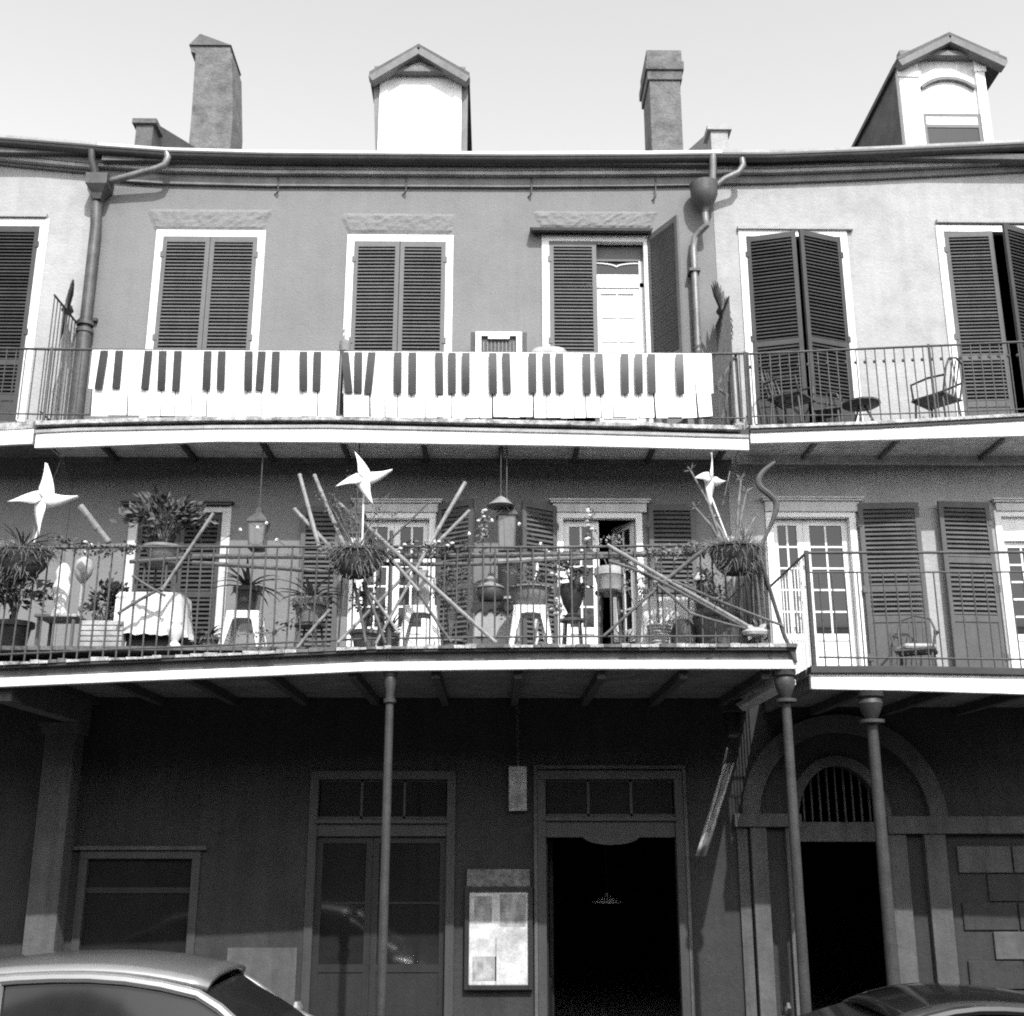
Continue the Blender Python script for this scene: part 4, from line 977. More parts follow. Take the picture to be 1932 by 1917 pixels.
# white plastic stools
def stool(x, ytop, Y, wpx, label):
    c0 = P(x, ytop, Y); h = c0.z-ZD2; wt = (PX(x+wpx/2, ytop, Y)-PX(x-wpx/2, ytop, Y)); s = wt/2*.86; sb = wt/2*1.12
    t = thing('plastic_stool', (c0.x, Y, ZD2), label, 'stool', 'white plastic stools on the gallery')
    MB().box(c0.x-s, c0.x+s, Y-s, Y+s, c0.z-.035, c0.z).build('seat', M['plastic'], t, bevel=.014)
    for sx in (-1, 1):
        for sy in (-1, 1):
            m = MB(); bx_, by_ = c0.x+sb*sx, Y+sb*sy; tx, ty = c0.x+s*.97*sx, Y+s*.97*sy; wd = .055
            for (ux, uy) in ((wd,.014), (.014,wd)):
                m.hexa([(bx_,by_,ZD2-.014),(bx_-ux*.75*sx,by_,ZD2-.014),(bx_-ux*.75*sx,by_-uy*.75*sy,ZD2-.014),(bx_,by_-uy*.75*sy,ZD2-.014),(tx,ty,c0.z-.02),(tx-ux*1.5*sx,ty,c0.z-.02),(tx-ux*1.5*sx,ty-uy*1.5*sy,c0.z-.02),(tx,ty-uy*1.5*sy,c0.z-.02)])
            m.build('leg', M['plastic'], t)
    ap = MB()
    for sx, sy in ((0,-1),(0,1),(1,0),(-1,0)):
        n = 8; vs = []; fs = []
        for i in range(n+1):
            u = -1+2*i/n; dz = .055+.12*abs(u)**4
            if sx == 0: p = (c0.x+u*s*.96, Y+sy*s*1.0); q_ = (c0.x+u*s*.96, Y+sy*(s-.012))
            else: p = (c0.x+sx*s*1.0, Y+u*s*.96); q_ = (c0.x+sx*(s-.012), Y+u*s*.96)
            vs += [(p[0],p[1],c0.z-.02),(p[0],p[1],c0.z-.02-dz),(q_[0],q_[1],c0.z-.02-dz),(q_[0],q_[1],c0.z-.02)]
        for i in range(n):
            for k in range(4): fs.append((i*4+k, i*4+(k+1) % 4, i*4+4+(k+1) % 4, i*4+4+k))
        ap.add(vs, fs)
    ap.build('apron', M['plastic'], t)
    return c0, t
s1, _ = stool(464, 1157, -1.9, 72, 'white plastic stool carrying a dark pot of agave')
s2, _ = stool(795, 1147, -1.95, 70, 'white plastic stool carrying a tall pale pitcher')
s3, _ = stool(1000, 1147, -2.0, 74, 'white plastic stool carrying a wide clay bowl planter')
plant('agave_pot', s1, pot_profile(.125,.26), 'spiky agave in a dark pot on a white stool', agave=(26,.42,.055,1.1), leafm='leaf', potm='pot_dark')
t = plant('bowl_planter', s3, [(.11,0),(.13,.01),(.19,.10),(.205,.17),(.235,.185),(.235,.20),(.20,.20)], 'wide clay bowl planter with small leaves on a white stool', fol=(.10,.17,.12,.10,220,.05,.026), potm='clay')
t = thing('pitcher', s2, 'tall pale pitcher standing on a white stool among crossed bamboo', 'pitcher')
MB().lathe(s2, [(.05,0),(.07,.02),(.085,.12),(.06,.26),(.05,.32),(.07,.38),(.062,.385)], 18).build('body', M['clay_pale'], t, smooth=True)
MB().tube([s2+Vector((.055,0,.33)), s2+Vector((.13,0,.30)), s2+Vector((.13,0,.18)), s2+Vector((.08,0,.12))], .012, 7).build('handle', M['clay_pale'], t, smooth=True)
MB().lathe(s2+Vector((-.16,.02,0)), [(.05,0),(.06,.04),(.03,.22),(.02,.30)], 10).build('stopper', M['clay'], t) if False else None

# pots standing on the deck or on low stands
c0 = at(585, 1178, -1.75); stand('plant_stand', c0, .16, c0.z-ZD2, 'low iron plant stand under the rimmed agave pot')
plant('agave_pot', c0, [(.10,0),(.12,.01),(.165,.17),(.19,.18),(.19,.255),(.165,.255)], 'arching agave in a rimmed clay pot on an iron stand', agave=(22,.42,.06,1.3), leafm='leaf_pale', potm='clay')
c0 = at(1080, 1168, -1.55); stand('plant_stand', c0, .13, c0.z-ZD2, 'low iron plant stand under a dark urn by the white French door')
plant('urn_plant', c0, [(.08,0),(.09,.03),(.05,.06),(.10,.16),(.135,.30),(.14,.36),(.115,.36)], 'dark urn with trailing leafy plant before the white French door', fol=(.12,.20,.16,.13,320,.06,.032), potm='pot_dark')
c0 = at(1150, 1116, -1.85); stand('plant_stand', c0, .15, c0.z-ZD2, 'tall iron plant stand under the banded bucket pot', 'iron')
plant('bucket_plant', c0, [(.10,0),(.115,.01),(.145,.15),(.155,.16),(.15,.24),(.14,.245)], 'banded bucket pot with bead-like succulent stalks on a tall stand', fol=(.20,.24,.10,.16,150,.035,.028), leafm='leaf_pale', potm='clay_pale')
c0 = at(925, 1140, -1.5)
t = thing('lidded_pot', c0, 'dark lidded pot standing on the draped chest', 'pot')
MB().lathe(c0, [(.09,0),(.13,.03),(.15,.10),(.135,.17)], 18).build('body', M['pot_dark'], t, smooth=True)
MB().lathe(c0+Vector((0,0,.165)), [(.15,0),(.15,.015),(.06,.06),(.04,.07),(.055,.10),(.03,.13)], 16).build('lid', M['clay'], t, smooth=True)
xa, xb = PX(895, 1180, -1.5), PX(975, 1180, -1.5)
t = thing('draped_chest', ((xa+xb)/2, -1.4, ZD2), 'pale painted chest with a dark cloth draped over its top', 'chest')
MB().box(xa, xb, -1.6, -1.15, ZD2-.014, c0.z-.02).build('body', M['grey_box'], t, bevel=.008)
m = MB(); n = 16
for i in range(n):
    u0, u1 = i/n, (i+1)/n; z0a = c0.z-.10-.03*math.sin(i*1.7); z1a = c0.z-.10-.03*math.sin((i+1)*1.7); X0 = xa-.02+(xb-xa+.04)*u0; X1 = xa-.02+(xb-xa+.04)*u1
    m.hexa([(X0,-1.63,z0a),(X1,-1.63,z1a),(X1,-1.61,z1a),(X0,-1.61,z0a),(X0,-1.63,c0.z-.015),(X1,-1.63,c0.z-.015),(X1,-1.61,c0.z-.015),(X0,-1.61,c0.z-.015)])
m.box(xa-.02, xb+.02, -1.63, -1.13, c0.z-.018, c0.z-.002); m.build('drape', M['cloth_dark'], t)
c0 = at(962, 1130, -1.25); t = thing('ribbed_drum', (c0.x, c0.y, ZD2), 'dark ribbed drum on a pale stand below the clear lantern', 'drum')
pr = []
for i in range(17): pr += [(.125,.022*i), (.133,.022*i+.008), (.133,.022*i+.014)]
MB().lathe(c0, pr, 22).build('body', M['trim_dark'], t, smooth=True)
MB().lathe((c0.x,c0.y,ZD2-.014), [(.12,0),(.11,.02),(.11,c0.z-ZD2-.03),(.15,c0.z-ZD2-.01),(.15,c0.z-ZD2+.014)], 18).build('stand', M['clay_pale'], t, smooth=True)
c0 = at(1012, 1120, -1.2)
t = thing('twisted_post', (c0.x, c0.y, ZD2), 'white spirally striped slim post beside the dark drum', 'post')
MB().lathe((c0.x,c0.y,ZD2-.014), [(.07,0),(.07,.02),(.02,.04)], 12).build('base', M['plastic'], t, smooth=True)
zt_ = PZ(1012, 1062, -1.2)
for ph, mm in ((0,'plastic'),(math.pi,'clay')):
    MB().tube([(c0.x+.012*math.cos(k*.6+ph), c0.y+.012*math.sin(k*.6+ph), ZD2+.03+k*(zt_-ZD2-.03)/44) for k in range(45)], .014, 6).build('strand', M[mm], t, smooth=True)
# white cloth covered box on the right, woven basket, small jar, lantern
xa, xb = PX(1205, 1170, -1.7), PX(1318, 1170, -1.7); zc = PZ(1250, 1133, -1.7)
def draped(name, xa, xb, ya, yb, z0, z1, label, m, flare=.05, cat='table'):
    mb = MB(); n = 44; cx, cy = (xa+xb)/2, (ya+yb)/2; hx, hy = (xb-xa)/2, (yb-ya)/2; ringb = []; ringt = []
    for i in range(n):
        an = 2*math.pi*i/n; ca, sa = math.cos(an), math.sin(an); k = 1/max(abs(ca), abs(sa)); k = k*.75+.25
        ringt.append((cx+hx*ca*k*.96, cy+hy*sa*k*.96)); fl = 1+flare*(1+math.sin(i*2.4)*.9+random.uniform(-.3,.3)); ringb.append((cx+hx*ca*k*fl, cy+hy*sa*k*fl))
    vs = [(x,y,z1+random.uniform(-.004,.004)) for x, y in ringt]+[((a[0]*.5+b[0]*.5),(a[1]*.5+b[1]*.5),(z0+z1)/2) for a, b in zip(ringt, ringb)]+[(x,y,z0+random.uniform(0,.03)) for x, y in ringb]
    fs = [tuple(range(n))]
    for r_ in range(2):
        for i in range(n): fs.append((r_*n+i, r_*n+(i+1) % n, (r_+1)*n+(i+1) % n, (r_+1)*n+i)[::-1])
    return tag(mb.add(vs, fs).build(name, M[m], smooth=True), label, cat)
draped('draped_table', xa, xb, -1.9, -1.3, ZD2-.014, zc, 'table under a hanging white cloth behind the slanting bamboo bundle', 'cloth')
c0 = at(1243, 1178, -2.0); t = thing('woven_basket', (c0.x,-2.0,ZD2), 'small pale woven basket before the white-clothed table', 'basket')
pr = []
hB = c0.z-ZD2+.02
for i in range(9): pr += [(.075+.045*i/8+.008, hB*i/9), (.075+.045*i/8, hB*(i+.5)/9)]
MB().lathe((c0.x,-2.0,ZD2-.014), pr, 20).build('body', M['wicker'], t, smooth=True)
m = MB(); 
for i in range(10): m.tube([(c0.x+random.uniform(-.06,.06),-2.0+random.uniform(-.05,.05),c0.z-.05), (c0.x+random.uniform(-.2,.25),-2.0+random.uniform(-.1,.1),c0.z+random.uniform(.02,.2))], [.006,.002], 4)
m.build('twigs', M['stem'], t)
c0 = at(1290, 1208, -1.95); t = thing('dark_jar', (c0.x,c0.y,ZD2), 'dark domed jar with pale base beside the woven basket', 'jar')
hh = PZ(1290, 1165, -1.95)-ZD2; MB().lathe((c0.x,c0.y,ZD2-.014), [(.10,0),(.115,.03),(.12,hh*.5)], 18).build('body', M['clay'], t, smooth=True); MB().lathe((c0.x,c0.y,ZD2-.014), [(.121,hh*.49),(.115,hh*.75),(.07,hh*.95),(.02,hh)], 18).build('dome', M['pot_dark'], t, smooth=True)
c0 = at(1352, 1150, -1.9); t = thing('round_barrel', (c0.x,-1.9,ZD2), 'low grey barrel at the corner of the bamboo screen', 'barrel')
hh = c0.z-ZD2; MB().lathe((c0.x,-1.9,ZD2-.014), [(.20,0),(.24,hh*.4),(.24,hh*.8),(.21,hh),(.17,hh+.01)], 22).build('body', M['fascia_grey'], t, smooth=True); MB().lathe((c0.x,-1.9,ZD2-.014), [(.243,hh*.78),(.25,hh*.8),(.25,hh*.86),(.235,hh*.88)], 22).build('hoop', M['iron'], t, smooth=True)
c0 = at(1321, 1112, -1.9); c0.z = at(1352, 1150, -1.9).z
t = thing('garden_lantern', c0, 'small dark garden lantern with pale pyramid cap on the barrel', 'lantern')
zt_ = PZ(1321, 1080, -1.9); MB().lathe(c0, [(.055,-.01),(.055,.03),(.05,.05),(.05,zt_-c0.z-.08)], 4, ang=.785).build('body', M['pot_dark'], t); MB().lathe((c0.x,c0.y,zt_-.08), [(.085,-.01),(.085,.005),(.02,.08)], 4, ang=.785).build('cap', M['clay_pale'], t); MB().lathe((c0.x,c0.y-.045,(c0.z+zt_)/2-.03), [(.004,-.02),(.022,0),(.004,.022)], 10).build('candle', M['plastic'], t)

# bushy shrubs along the gallery
c0 = at(305, 1062, -1.9); t = stand('plant_stand', c0, .2, c0.z-ZD2, 'tall iron plant stand under the broad-leaved bush')
plant('bush_pot', c0, pot_profile(.18,.17), 'broad-leaved bush in a shallow pot before the dark shuttered opening', fol=(.27,.34,.24,.20,520,.11,.06), leafm='leaf', potm='clay')
c0 = at(198, 1178, -2.0)
plant('dark_bush', (c0.x,-2.0,ZD2-.014), pot_profile(.17,.24), 'dark rounded bush in a pot left of the white-clothed table', fol=(.25,.20,.18,.20,420,.08,.045), leafm='leaf_dark', potm='pot_dark')
for x, y, Y, lab in ((850, 1110, -1.35, 'feathery green shrub in a pot beside the folded shutter'), (1345, 1098, -1.2, 'tall pale-leaved shrub in a pot at the bamboo screen'), (1212, 1110, -1.1, 'small grassy shrub in a pot below the closed louvred shutter')):
    c0 = at(x, y, Y); hgt = c0.z-ZD2
    plant('shrub_pot', (c0.x,Y,ZD2-.014), pot_profile(.13,.24), lab, fol=(max(.2, hgt-.18),.20,.16,.22,420,.05,.022), leafm='leaf_pale' if x > 1300 else 'leaf', potm='clay', stems=9)
c0 = at(690, 1165, -1.9); plant('flower_pot', (c0.x,-1.9,ZD2-.014), pot_profile(.14,.22), 'untidy flowering plant in a pot under the straw-topped hanging bowl', fol=(.30,.18,.15,.22,260,.06,.03), leafm='leaf', potm='clay')
# white clothed table at left, white sculpture and side table
xa, xb = PX(232, 1160, -1.95), PX(352, 1160, -1.95); zc = PZ(292, 1126, -1.95)
draped('draped_table', xa, xb, -2.2, -1.6, ZD2+.10, zc, 'table under a white tied cloth left of the agave stool', 'cloth', .10)
m = MB(); m.box(xa+.1, xb-.1, -2.1, -1.7, ZD2-.014, ZD2+.14); tag(m.build('low_crate', M['pot_dark'], bevel=.01), 'dark low crate under the tied white cloth', 'crate')
c0 = at(330, 1205, -2.2); t = thing('white_urn', (c0.x,-2.2,ZD2), 'little white knobbly urn before the tied white cloth', 'urn')
MB().lathe((c0.x,-2.2,ZD2-.014), [(.06,0),(.065,.02),(.03,.06),(.07,.12),(.08,.18),(.05,.22),(.06,.25),(.03,.28)], 14).build('body', M['plastic'], t, smooth=True)
c0 = at(120, 1165, -1.9); t = thing('side_table', (c0.x,-1.9,ZD2), 'small side table with a pale top behind the bowl of strappy leaves', 'table')
MB().box(c0.x-.22, c0.x+.20, -2.1, -1.7, c0.z-.03, c0.z).build('tabletop', M['clay_pale'], t, bevel=.008)
for sx in (-.18, .16):
    for sy in (-.16, .16): MB().tube([(c0.x+sx,-1.9+sy,ZD2-.014),(c0.x+sx,-1.9+sy,c0.z-.02)], .018, 6).build('leg', M['shutter'], t)
m = MB(); m.lathe((c0.x-.05,-1.9,c0.z-.004), [(.07,0),(.08,.05),(.05,.12),(.08,.22),(.09,.32),(.06,.40),(.075,.47),(.05,.53),(.02,.56)], 16, sx=1.0, sy=.8); tag(m.build('white_figurine', M['plastic'], smooth=True), 'tall white lumpy figurine standing on the small side table', 'figurine')
m = MB(); m.lathe((c0.x+.13,-1.85,c0.z-.004), [(.03,0),(.05,.02),(.014,.06),(.014,.36),(.05,.40),(.085,.46),(.095,.53),(.075,.60),(.02,.64)], 18); tag(m.build('globe_ornament', M['clay_pale'], smooth=True), 'round globe ornament on a stem beside the white figurine', 'ornament')
c0 = at(228, 1160, -2.15); m = MB(); m.box(c0.x-.05, c0.x+.05, -2.2, -2.1, ZD2-.014, c0.z+.15); m.lathe((c0.x,-2.15,c0.z+.15), [(.05,-.01),(.07,.03),(.03,.08)], 10); tag(m.build('white_pedestal', M['plaster'] if 'plaster' in M else M['plastic'], bevel=.006), 'slim white pedestal between dark bush and tied cloth', 'pedestal')

# ------------------------------------------------------------------ hanging lanterns
def lantern(x, ytopbody, ybot, yroof, yapex, yrod, Y, wpx, label, glass='glass_pale', mm='iron_worn'):
    c0 = P(x, ybot, Y); zb = c0.z; zt_ = PZ(x, ytopbody, Y); zr_ = PZ(x, yapex, Y); r_ = (PX(x+wpx/2, ybot, Y)-PX(x-wpx/2, ybot, Y))/2
    t = thing('hanging_lantern', (c0.x, Y, zb), label, 'lantern', 'square hanging lanterns under the upper balcony')
    s = 1.414
    MB().lathe((c0.x,Y,zb), [(r_*.86*s,0),(r_*s,zt_-zb)], 4, ang=.785).build('glass', M[glass], t)
    f = MB()
    for sx in (-1, 1):
        for sy in (-1, 1): f.bar((c0.x+sx*r_*.87,Y+sy*r_*.87,zb-.01), (c0.x+sx*r_*1.01,Y+sy*r_*1.01,zt_), .014, .014)
    f.lathe((c0.x,Y,zb-.03), [(r_*.5*s,0),(r_*.92*s,.02),(r_*.92*s,.04)], 4, ang=.785); f.build('cage', M[mm], t)
    MB().lathe((c0.x,Y,zt_), [(r_*1.22*s,-.012),(r_*1.22*s,.012),(r_*.42*s,(zr_-zt_)*.55),(r_*.36*s,(zr_-zt_)*.6),(r_*.36*s,(zr_-zt_)*.85),(r_*.1,(zr_-zt_))], 4, ang=.785).build('roof', M[mm], t)
    MB().tube([(c0.x,Y,zr_-.02),(c0.x,Y,ZS3+.003)], .008, 6).build('rod', M['iron'], t)
    MB().lathe((c0.x,Y,zb+.02), [(.02,0),(.02,.12),(.008,.14)], 10).build('burner', M['clay_pale'], t)
lantern(485, 986, 1036, 967, 957, 905, -.70, 31, 'clear square hanging lantern above the agave stool')
lantern(956, 974, 1040, 950, 940, 905, -.70, 33, 'clear square hanging lantern below the conical wind hat')
lantern(672, 972, 1008, 955, 945, 880, -.70, 28, 'dark hanging lantern behind the middle pinwheel', 'glass', 'iron')
# conical hat hanging on a wire
c0 = P(945, 936, -.80); zb = PZ(945, 955, -.8); t = thing('conical_hat', (c0.x,-.8,zb), 'thin conical metal hat hanging by a wire above a clear lantern', 'ornament')
MB().lathe((c0.x,-.8,zb), [(.16,0),(.10,.05),(.05,.095),(.006,c0.z-zb),(.004,c0.z-zb-.005),(.045,.085),(.095,.04),(.155,-.006)], 22).build('cone', M['clay'], t, smooth=True)
MB().tube([(c0.x,-.8,c0.z-.01),(c0.x,-.8,ZS3+.003)], .005, 5).build('wire', M['iron_worn'], t)
# string of little lights on a cord
def cord(pts, r, label, bulbs, m='iron', name='light_string'):
    t = thing(name, pts[0], label, 'string lights'); fine = []
    for a, b in zip(pts, pts[1:]):
        for i in range(6): u = i/6; q = a.lerp(b, u); q.z -= .05*math.sin(u*math.pi); fine.append(q)
    fine.append(pts[-1]); MB().tube(fine, r, 5).build('cord', M[m], t)
    bm_ = MB().lathe((0,0,0), [(.006,-.02),(.018,-.01),(.020,.005),(.008,.02)], 8).mesh('bulb', M['plastic'])
    for i in bulbs: inst('bulb', bm_, fine[min(i, len(fine)-1)]-Vector((0,0,.015)), t)
cord([P(735,1034,YR-.03), P(870,1010,-1.6), P(955,955,-.9), P(1035,1034,-2.1), P(1110,1030,YR-.03)], .005, 'drooping string of small lights swagged past the clear lantern to the railing', [3,7,10,14,17,20,23])
cord([P(360,1040,YR-.03), P(470,985,-.95), P(503,985,-.95), P(545,1034,YR-.03)], .004, 'thin string of small lights swagged past the lantern above the agave stool', [5,9,12,15])

# ------------------------------------------------------------------ bamboo
def pole(pa, pb, Ya, Yb, r, label, m='bamboo', group=None, name='bamboo_pole'):
    a, b = P(*pa, Ya), P(*pb, Yb); n = max(3, int((b-a).length/.19)); pts = []; rs = []
    off_ = rv(.012)
    for i in range(n):
        u = i/n; u2 = (i+.86)/n; u3 = (i+.93)/n
        for q, k in ((u,1.0),(u2,1.0),(u3,1.22)): pts.append(a.lerp(b, q)+off_*math.sin(q*math.pi)); rs.append(r*k*(1-.12*q))
    pts.append(b); rs.append(r*.88)
    return tag(MB().tube(pts, rs, 8).build(name, M[m], smooth=True), label, 'pole', group)
YP = YR-.035; YI = YR+.05
fanl = 'bamboo pole leaning up and left behind the middle hanging bowl'; g1 = 'poles fanned behind the middle bowl'
for pa, pb, fanl in (((565,895),(604,1040),'steep outer bamboo pole of the fan behind the middle bowl'), ((593,896),(656,1045),'inner bamboo pole of the fan, nearest the middle pinwheel'), ((555,960),(640,1050),'shortest and most slanted bamboo pole of the fan behind the middle bowl')): pole(pb, pa, YI, YI+.25, .022, fanl, 'bamboo', g1)
crl = 'bamboo pole crossing its neighbours beside the middle hanging bowl'; g2 = 'poles crossed beside the middle bowl'
pole((639,949),(790,1115), YP, YP, .021, 'shorter bamboo pole slanting down right beside the middle pinwheel stick', 'bamboo', g2); pole((684,985),(936,1213), YP-.04, YP-.03, .022, 'longest bamboo pole slanting down right to the deck beside the pitcher stool', 'bamboo', g2)
pole((878,910),(775,1092), YI+.1, YP, .021, 'tallest bamboo pole rising right towards the conical hat', 'bamboo', g2); pole((886,963),(637,1213), YI+.12, YP-.05, .018, 'long thin bamboo pole slanting down left across the iron post', 'bamboo', g2)
tag(pole((806,950),(716,1036), YI, YI, .012, 'thin dark cane sloping before the glazed double doors', 'bamboo_dark'), 'thin dark cane sloping before the glazed double doors', 'pole')
LWL = iter(('low bamboo stake leaning left from the pitcher stool to the deck', 'low bamboo stake leaning right across the pitcher stool legs', 'low bamboo stake leaning right under the middle bowl towards the iron post', 'low bamboo stake leaning left before the rimmed agave pot', 'low bamboo stake ending halfway down beside the iron post', 'steepest low bamboo stake standing under the middle hanging bowl'))
g3 = 'stakes propped low on the railing'
for pa, pb in (((774,1098),(709,1215)), ((793,1122),(852,1212)), ((684,1098),(727,1214)), ((623,1150),(561,1222)), ((692,1112),(752,1195)), ((668,1100),(690,1212))): pole(pa, pb, YP-.02, YP-.02, random.uniform(.013,.018), next(LWL), random.choice(('bamboo','bamboo_dark')), g3)
g4 = 'canes lashed along the handrail'
LOL = iter(('upper dark cane lashed along the handrail left of the middle bowl', 'lower dark cane lashed along the railing above the agave stool', 'thick dark cane lashed along the handrail from middle bowl to bucket', 'thin dark cane lashed below a thicker one right of the middle bowl', 'thickest pale cane lashed along the handrail up to the corner bowl', 'thin dark cane lashed across the pot of the broad-leaved bush'))
for pa, pb, r_ in (((359,1050),(640,1051),.026), ((363,1062),(640,1081),.024), ((700,1050),(1236,1046),.030), ((700,1064),(980,1062),.022), ((940,1060),(1332,1041),.032), ((245,1060),(470,1048),.02)): pole(pa, pb, YI, YI, r_, next(LOL), 'bamboo' if pa[0] > 900 else 'bamboo_dark', g4)
pole((403,968),(305,1114), YP, YP, .017, 'long bent cane, upper piece, slanting before the broad-leaved bush', 'bamboo'); pole((309,1108),(222,1158), YP, YP, .017, 'lower cane continuing a bent slant left of the tied cloth', 'bamboo_dark')
pole((152,955),(206,1024), YP, YP, .032, 'short fat bamboo length slanting beside the pinwheel near the stone pier', 'clay'); pole((250,1086),(312,1124), YP, YP, .014, 'short cane crossing the bent cane above the tied cloth', 'bamboo_dark')
RBL = iter(('thickest pale cane of the long bundle, starting above the bucket succulent', 'dark cane at the upper end of the bundle, just under the pale one', 'shortest dark cane at the upper end of the slanting bundle', 'pale cane in the lower half of the bundle reaching the ragged binding', 'dark cane rising off the bundle to the raking iron stay', 'dark cane dropping steeply below the bundle beside the white-clothed table', 'thin dark cane lying flattest under the bundle near the barrel', 'long dark cane hidden against the underside of the pale bundle cane'))
g5 = 'canes bundled towards the gallery corner'
for pa, pb, r_, m_ in (((1145,1028),(1427,1190),.021,'bamboo'), ((1148,1058),(1260,1102),.017,'bamboo_dark'), ((1167,1052),(1230,1092),.014,'bamboo_dark'), ((1250,1097),(1427,1190),.017,'bamboo'), ((1268,1095),(1476,1180),.015,'bamboo_dark'), ((1240,1103),(1303,1157),.017,'bamboo_dark'), ((1300,1156),(1422,1189),.013,'bamboo_dark'), ((1215,1080),(1420,1192),.016,'bamboo_dark')):
    pole(pa, pb, YP-random.random()*.05, YP-random.random()*.04, r_, next(RBL), m_, g5)
pole((1340,1028),(1252,1098), YP-.02, YP-.03, .022, 'dark cane rising from the bundle to the corner hanging bowl', 'bamboo_dark'); pole((1237,1112),(1139,1200), YP, YP, .015, 'cane sloping down left from the bundle before the banded bucket', 'bamboo_dark')
m = MB(); c0 = P(1428, 1190, YP-.05)
for i in range(16):
    an = i*.8; m.leaf(c0, (math.cos(an), -.5+random.random(), math.sin(an)*.7), rv(1)+Vector((0,-1,.3)), random.uniform(.09,.16), .05)
m.lathe(c0-Vector((.02,0,.06)), [(.02,0),(.07,.02),(.08,.05),(.03,.09)], 10, sx=1.6); tag(m.build('cane_binding', M['clay_pale'], smooth=True), 'pale ragged binding tying the canes at the gallery corner', 'binding')
# bamboo screen along the return railing
t = thing('bamboo_screen', (rx+.04, -1.4, ZD2), 'weathered split-bamboo screen standing along the end railing', 'screen')
for i in range(44):
    yy = YR+.06+i*.048; zt_ = PZ(1440, 1027, YR)-.05+random.uniform(-.18,.14)
    MB().tube([(rx-.04+random.uniform(-.015,.015), yy, ZD2-.014), (rx-.04+random.uniform(-.04,.04), yy+random.uniform(-.03,.03), zt_)], random.uniform(.016,.022), 6).build('cane', M[random.choice(('bamboo','bamboo_dark','bamboo'))], t)
MB().tube([(rx-.07,YR+.05,ZD2+.25),(rx-.07,-.2,ZD2+.25)], .008, 5).build('tie', M['iron'], t); MB().tube([(rx-.07,YR+.05,ZD2+.75),(rx-.07,-.2,ZD2+.75)], .008, 5).build('tie', M['iron'], t)
# serpentine iron arm and raking stay at the corner
pts = [P(x, y, YR-.06) for x, y in ((1462,872),(1444,886),(1432,902),(1434,918),(1450,932),(1464,948),(1462,970),(1452,996),(1440,1022),(1428,1050))]
sm = []
for i in range(len(pts)-1):
    for k in range(4):
        u = k/4; p0_, p1_, p2_, p3_ = pts[max(i-1,0)], pts[i], pts[i+1], pts[min(i+2,len(pts)-1)]
        sm.append(.5*((2*p1_)+(p2_-p0_)*u+(2*p0_-5*p1_+4*p2_-p3_)*u*u+(3*p1_-p0_-3*p2_+p3_)*u**3))
sm.append(pts[-1]); rs = [.016+.018*math.sin(math.pi*min(1, i/(len(sm)-1)*1.2)) if i < len(sm)*.8 else .018 for i in range(len(sm))]
tag(MB().tube(sm, rs, 8).build('serpent_arm', M['iron_worn'], smooth=True), 'serpentine dark iron arm curling above the corner hanging bowl', 'ornament')
m = MB(); m.tube([P(1430,1040,YR-.03), P(1455,1120,YR-.03), P(1478,1195,YR-.02), P(1502,1250,YG-.01)], .020, 8)
tag(m.build('raking_stay', M['iron'], smooth=True), 'raking dark iron stay from the gallery corner rail to its fascia', 'stay')

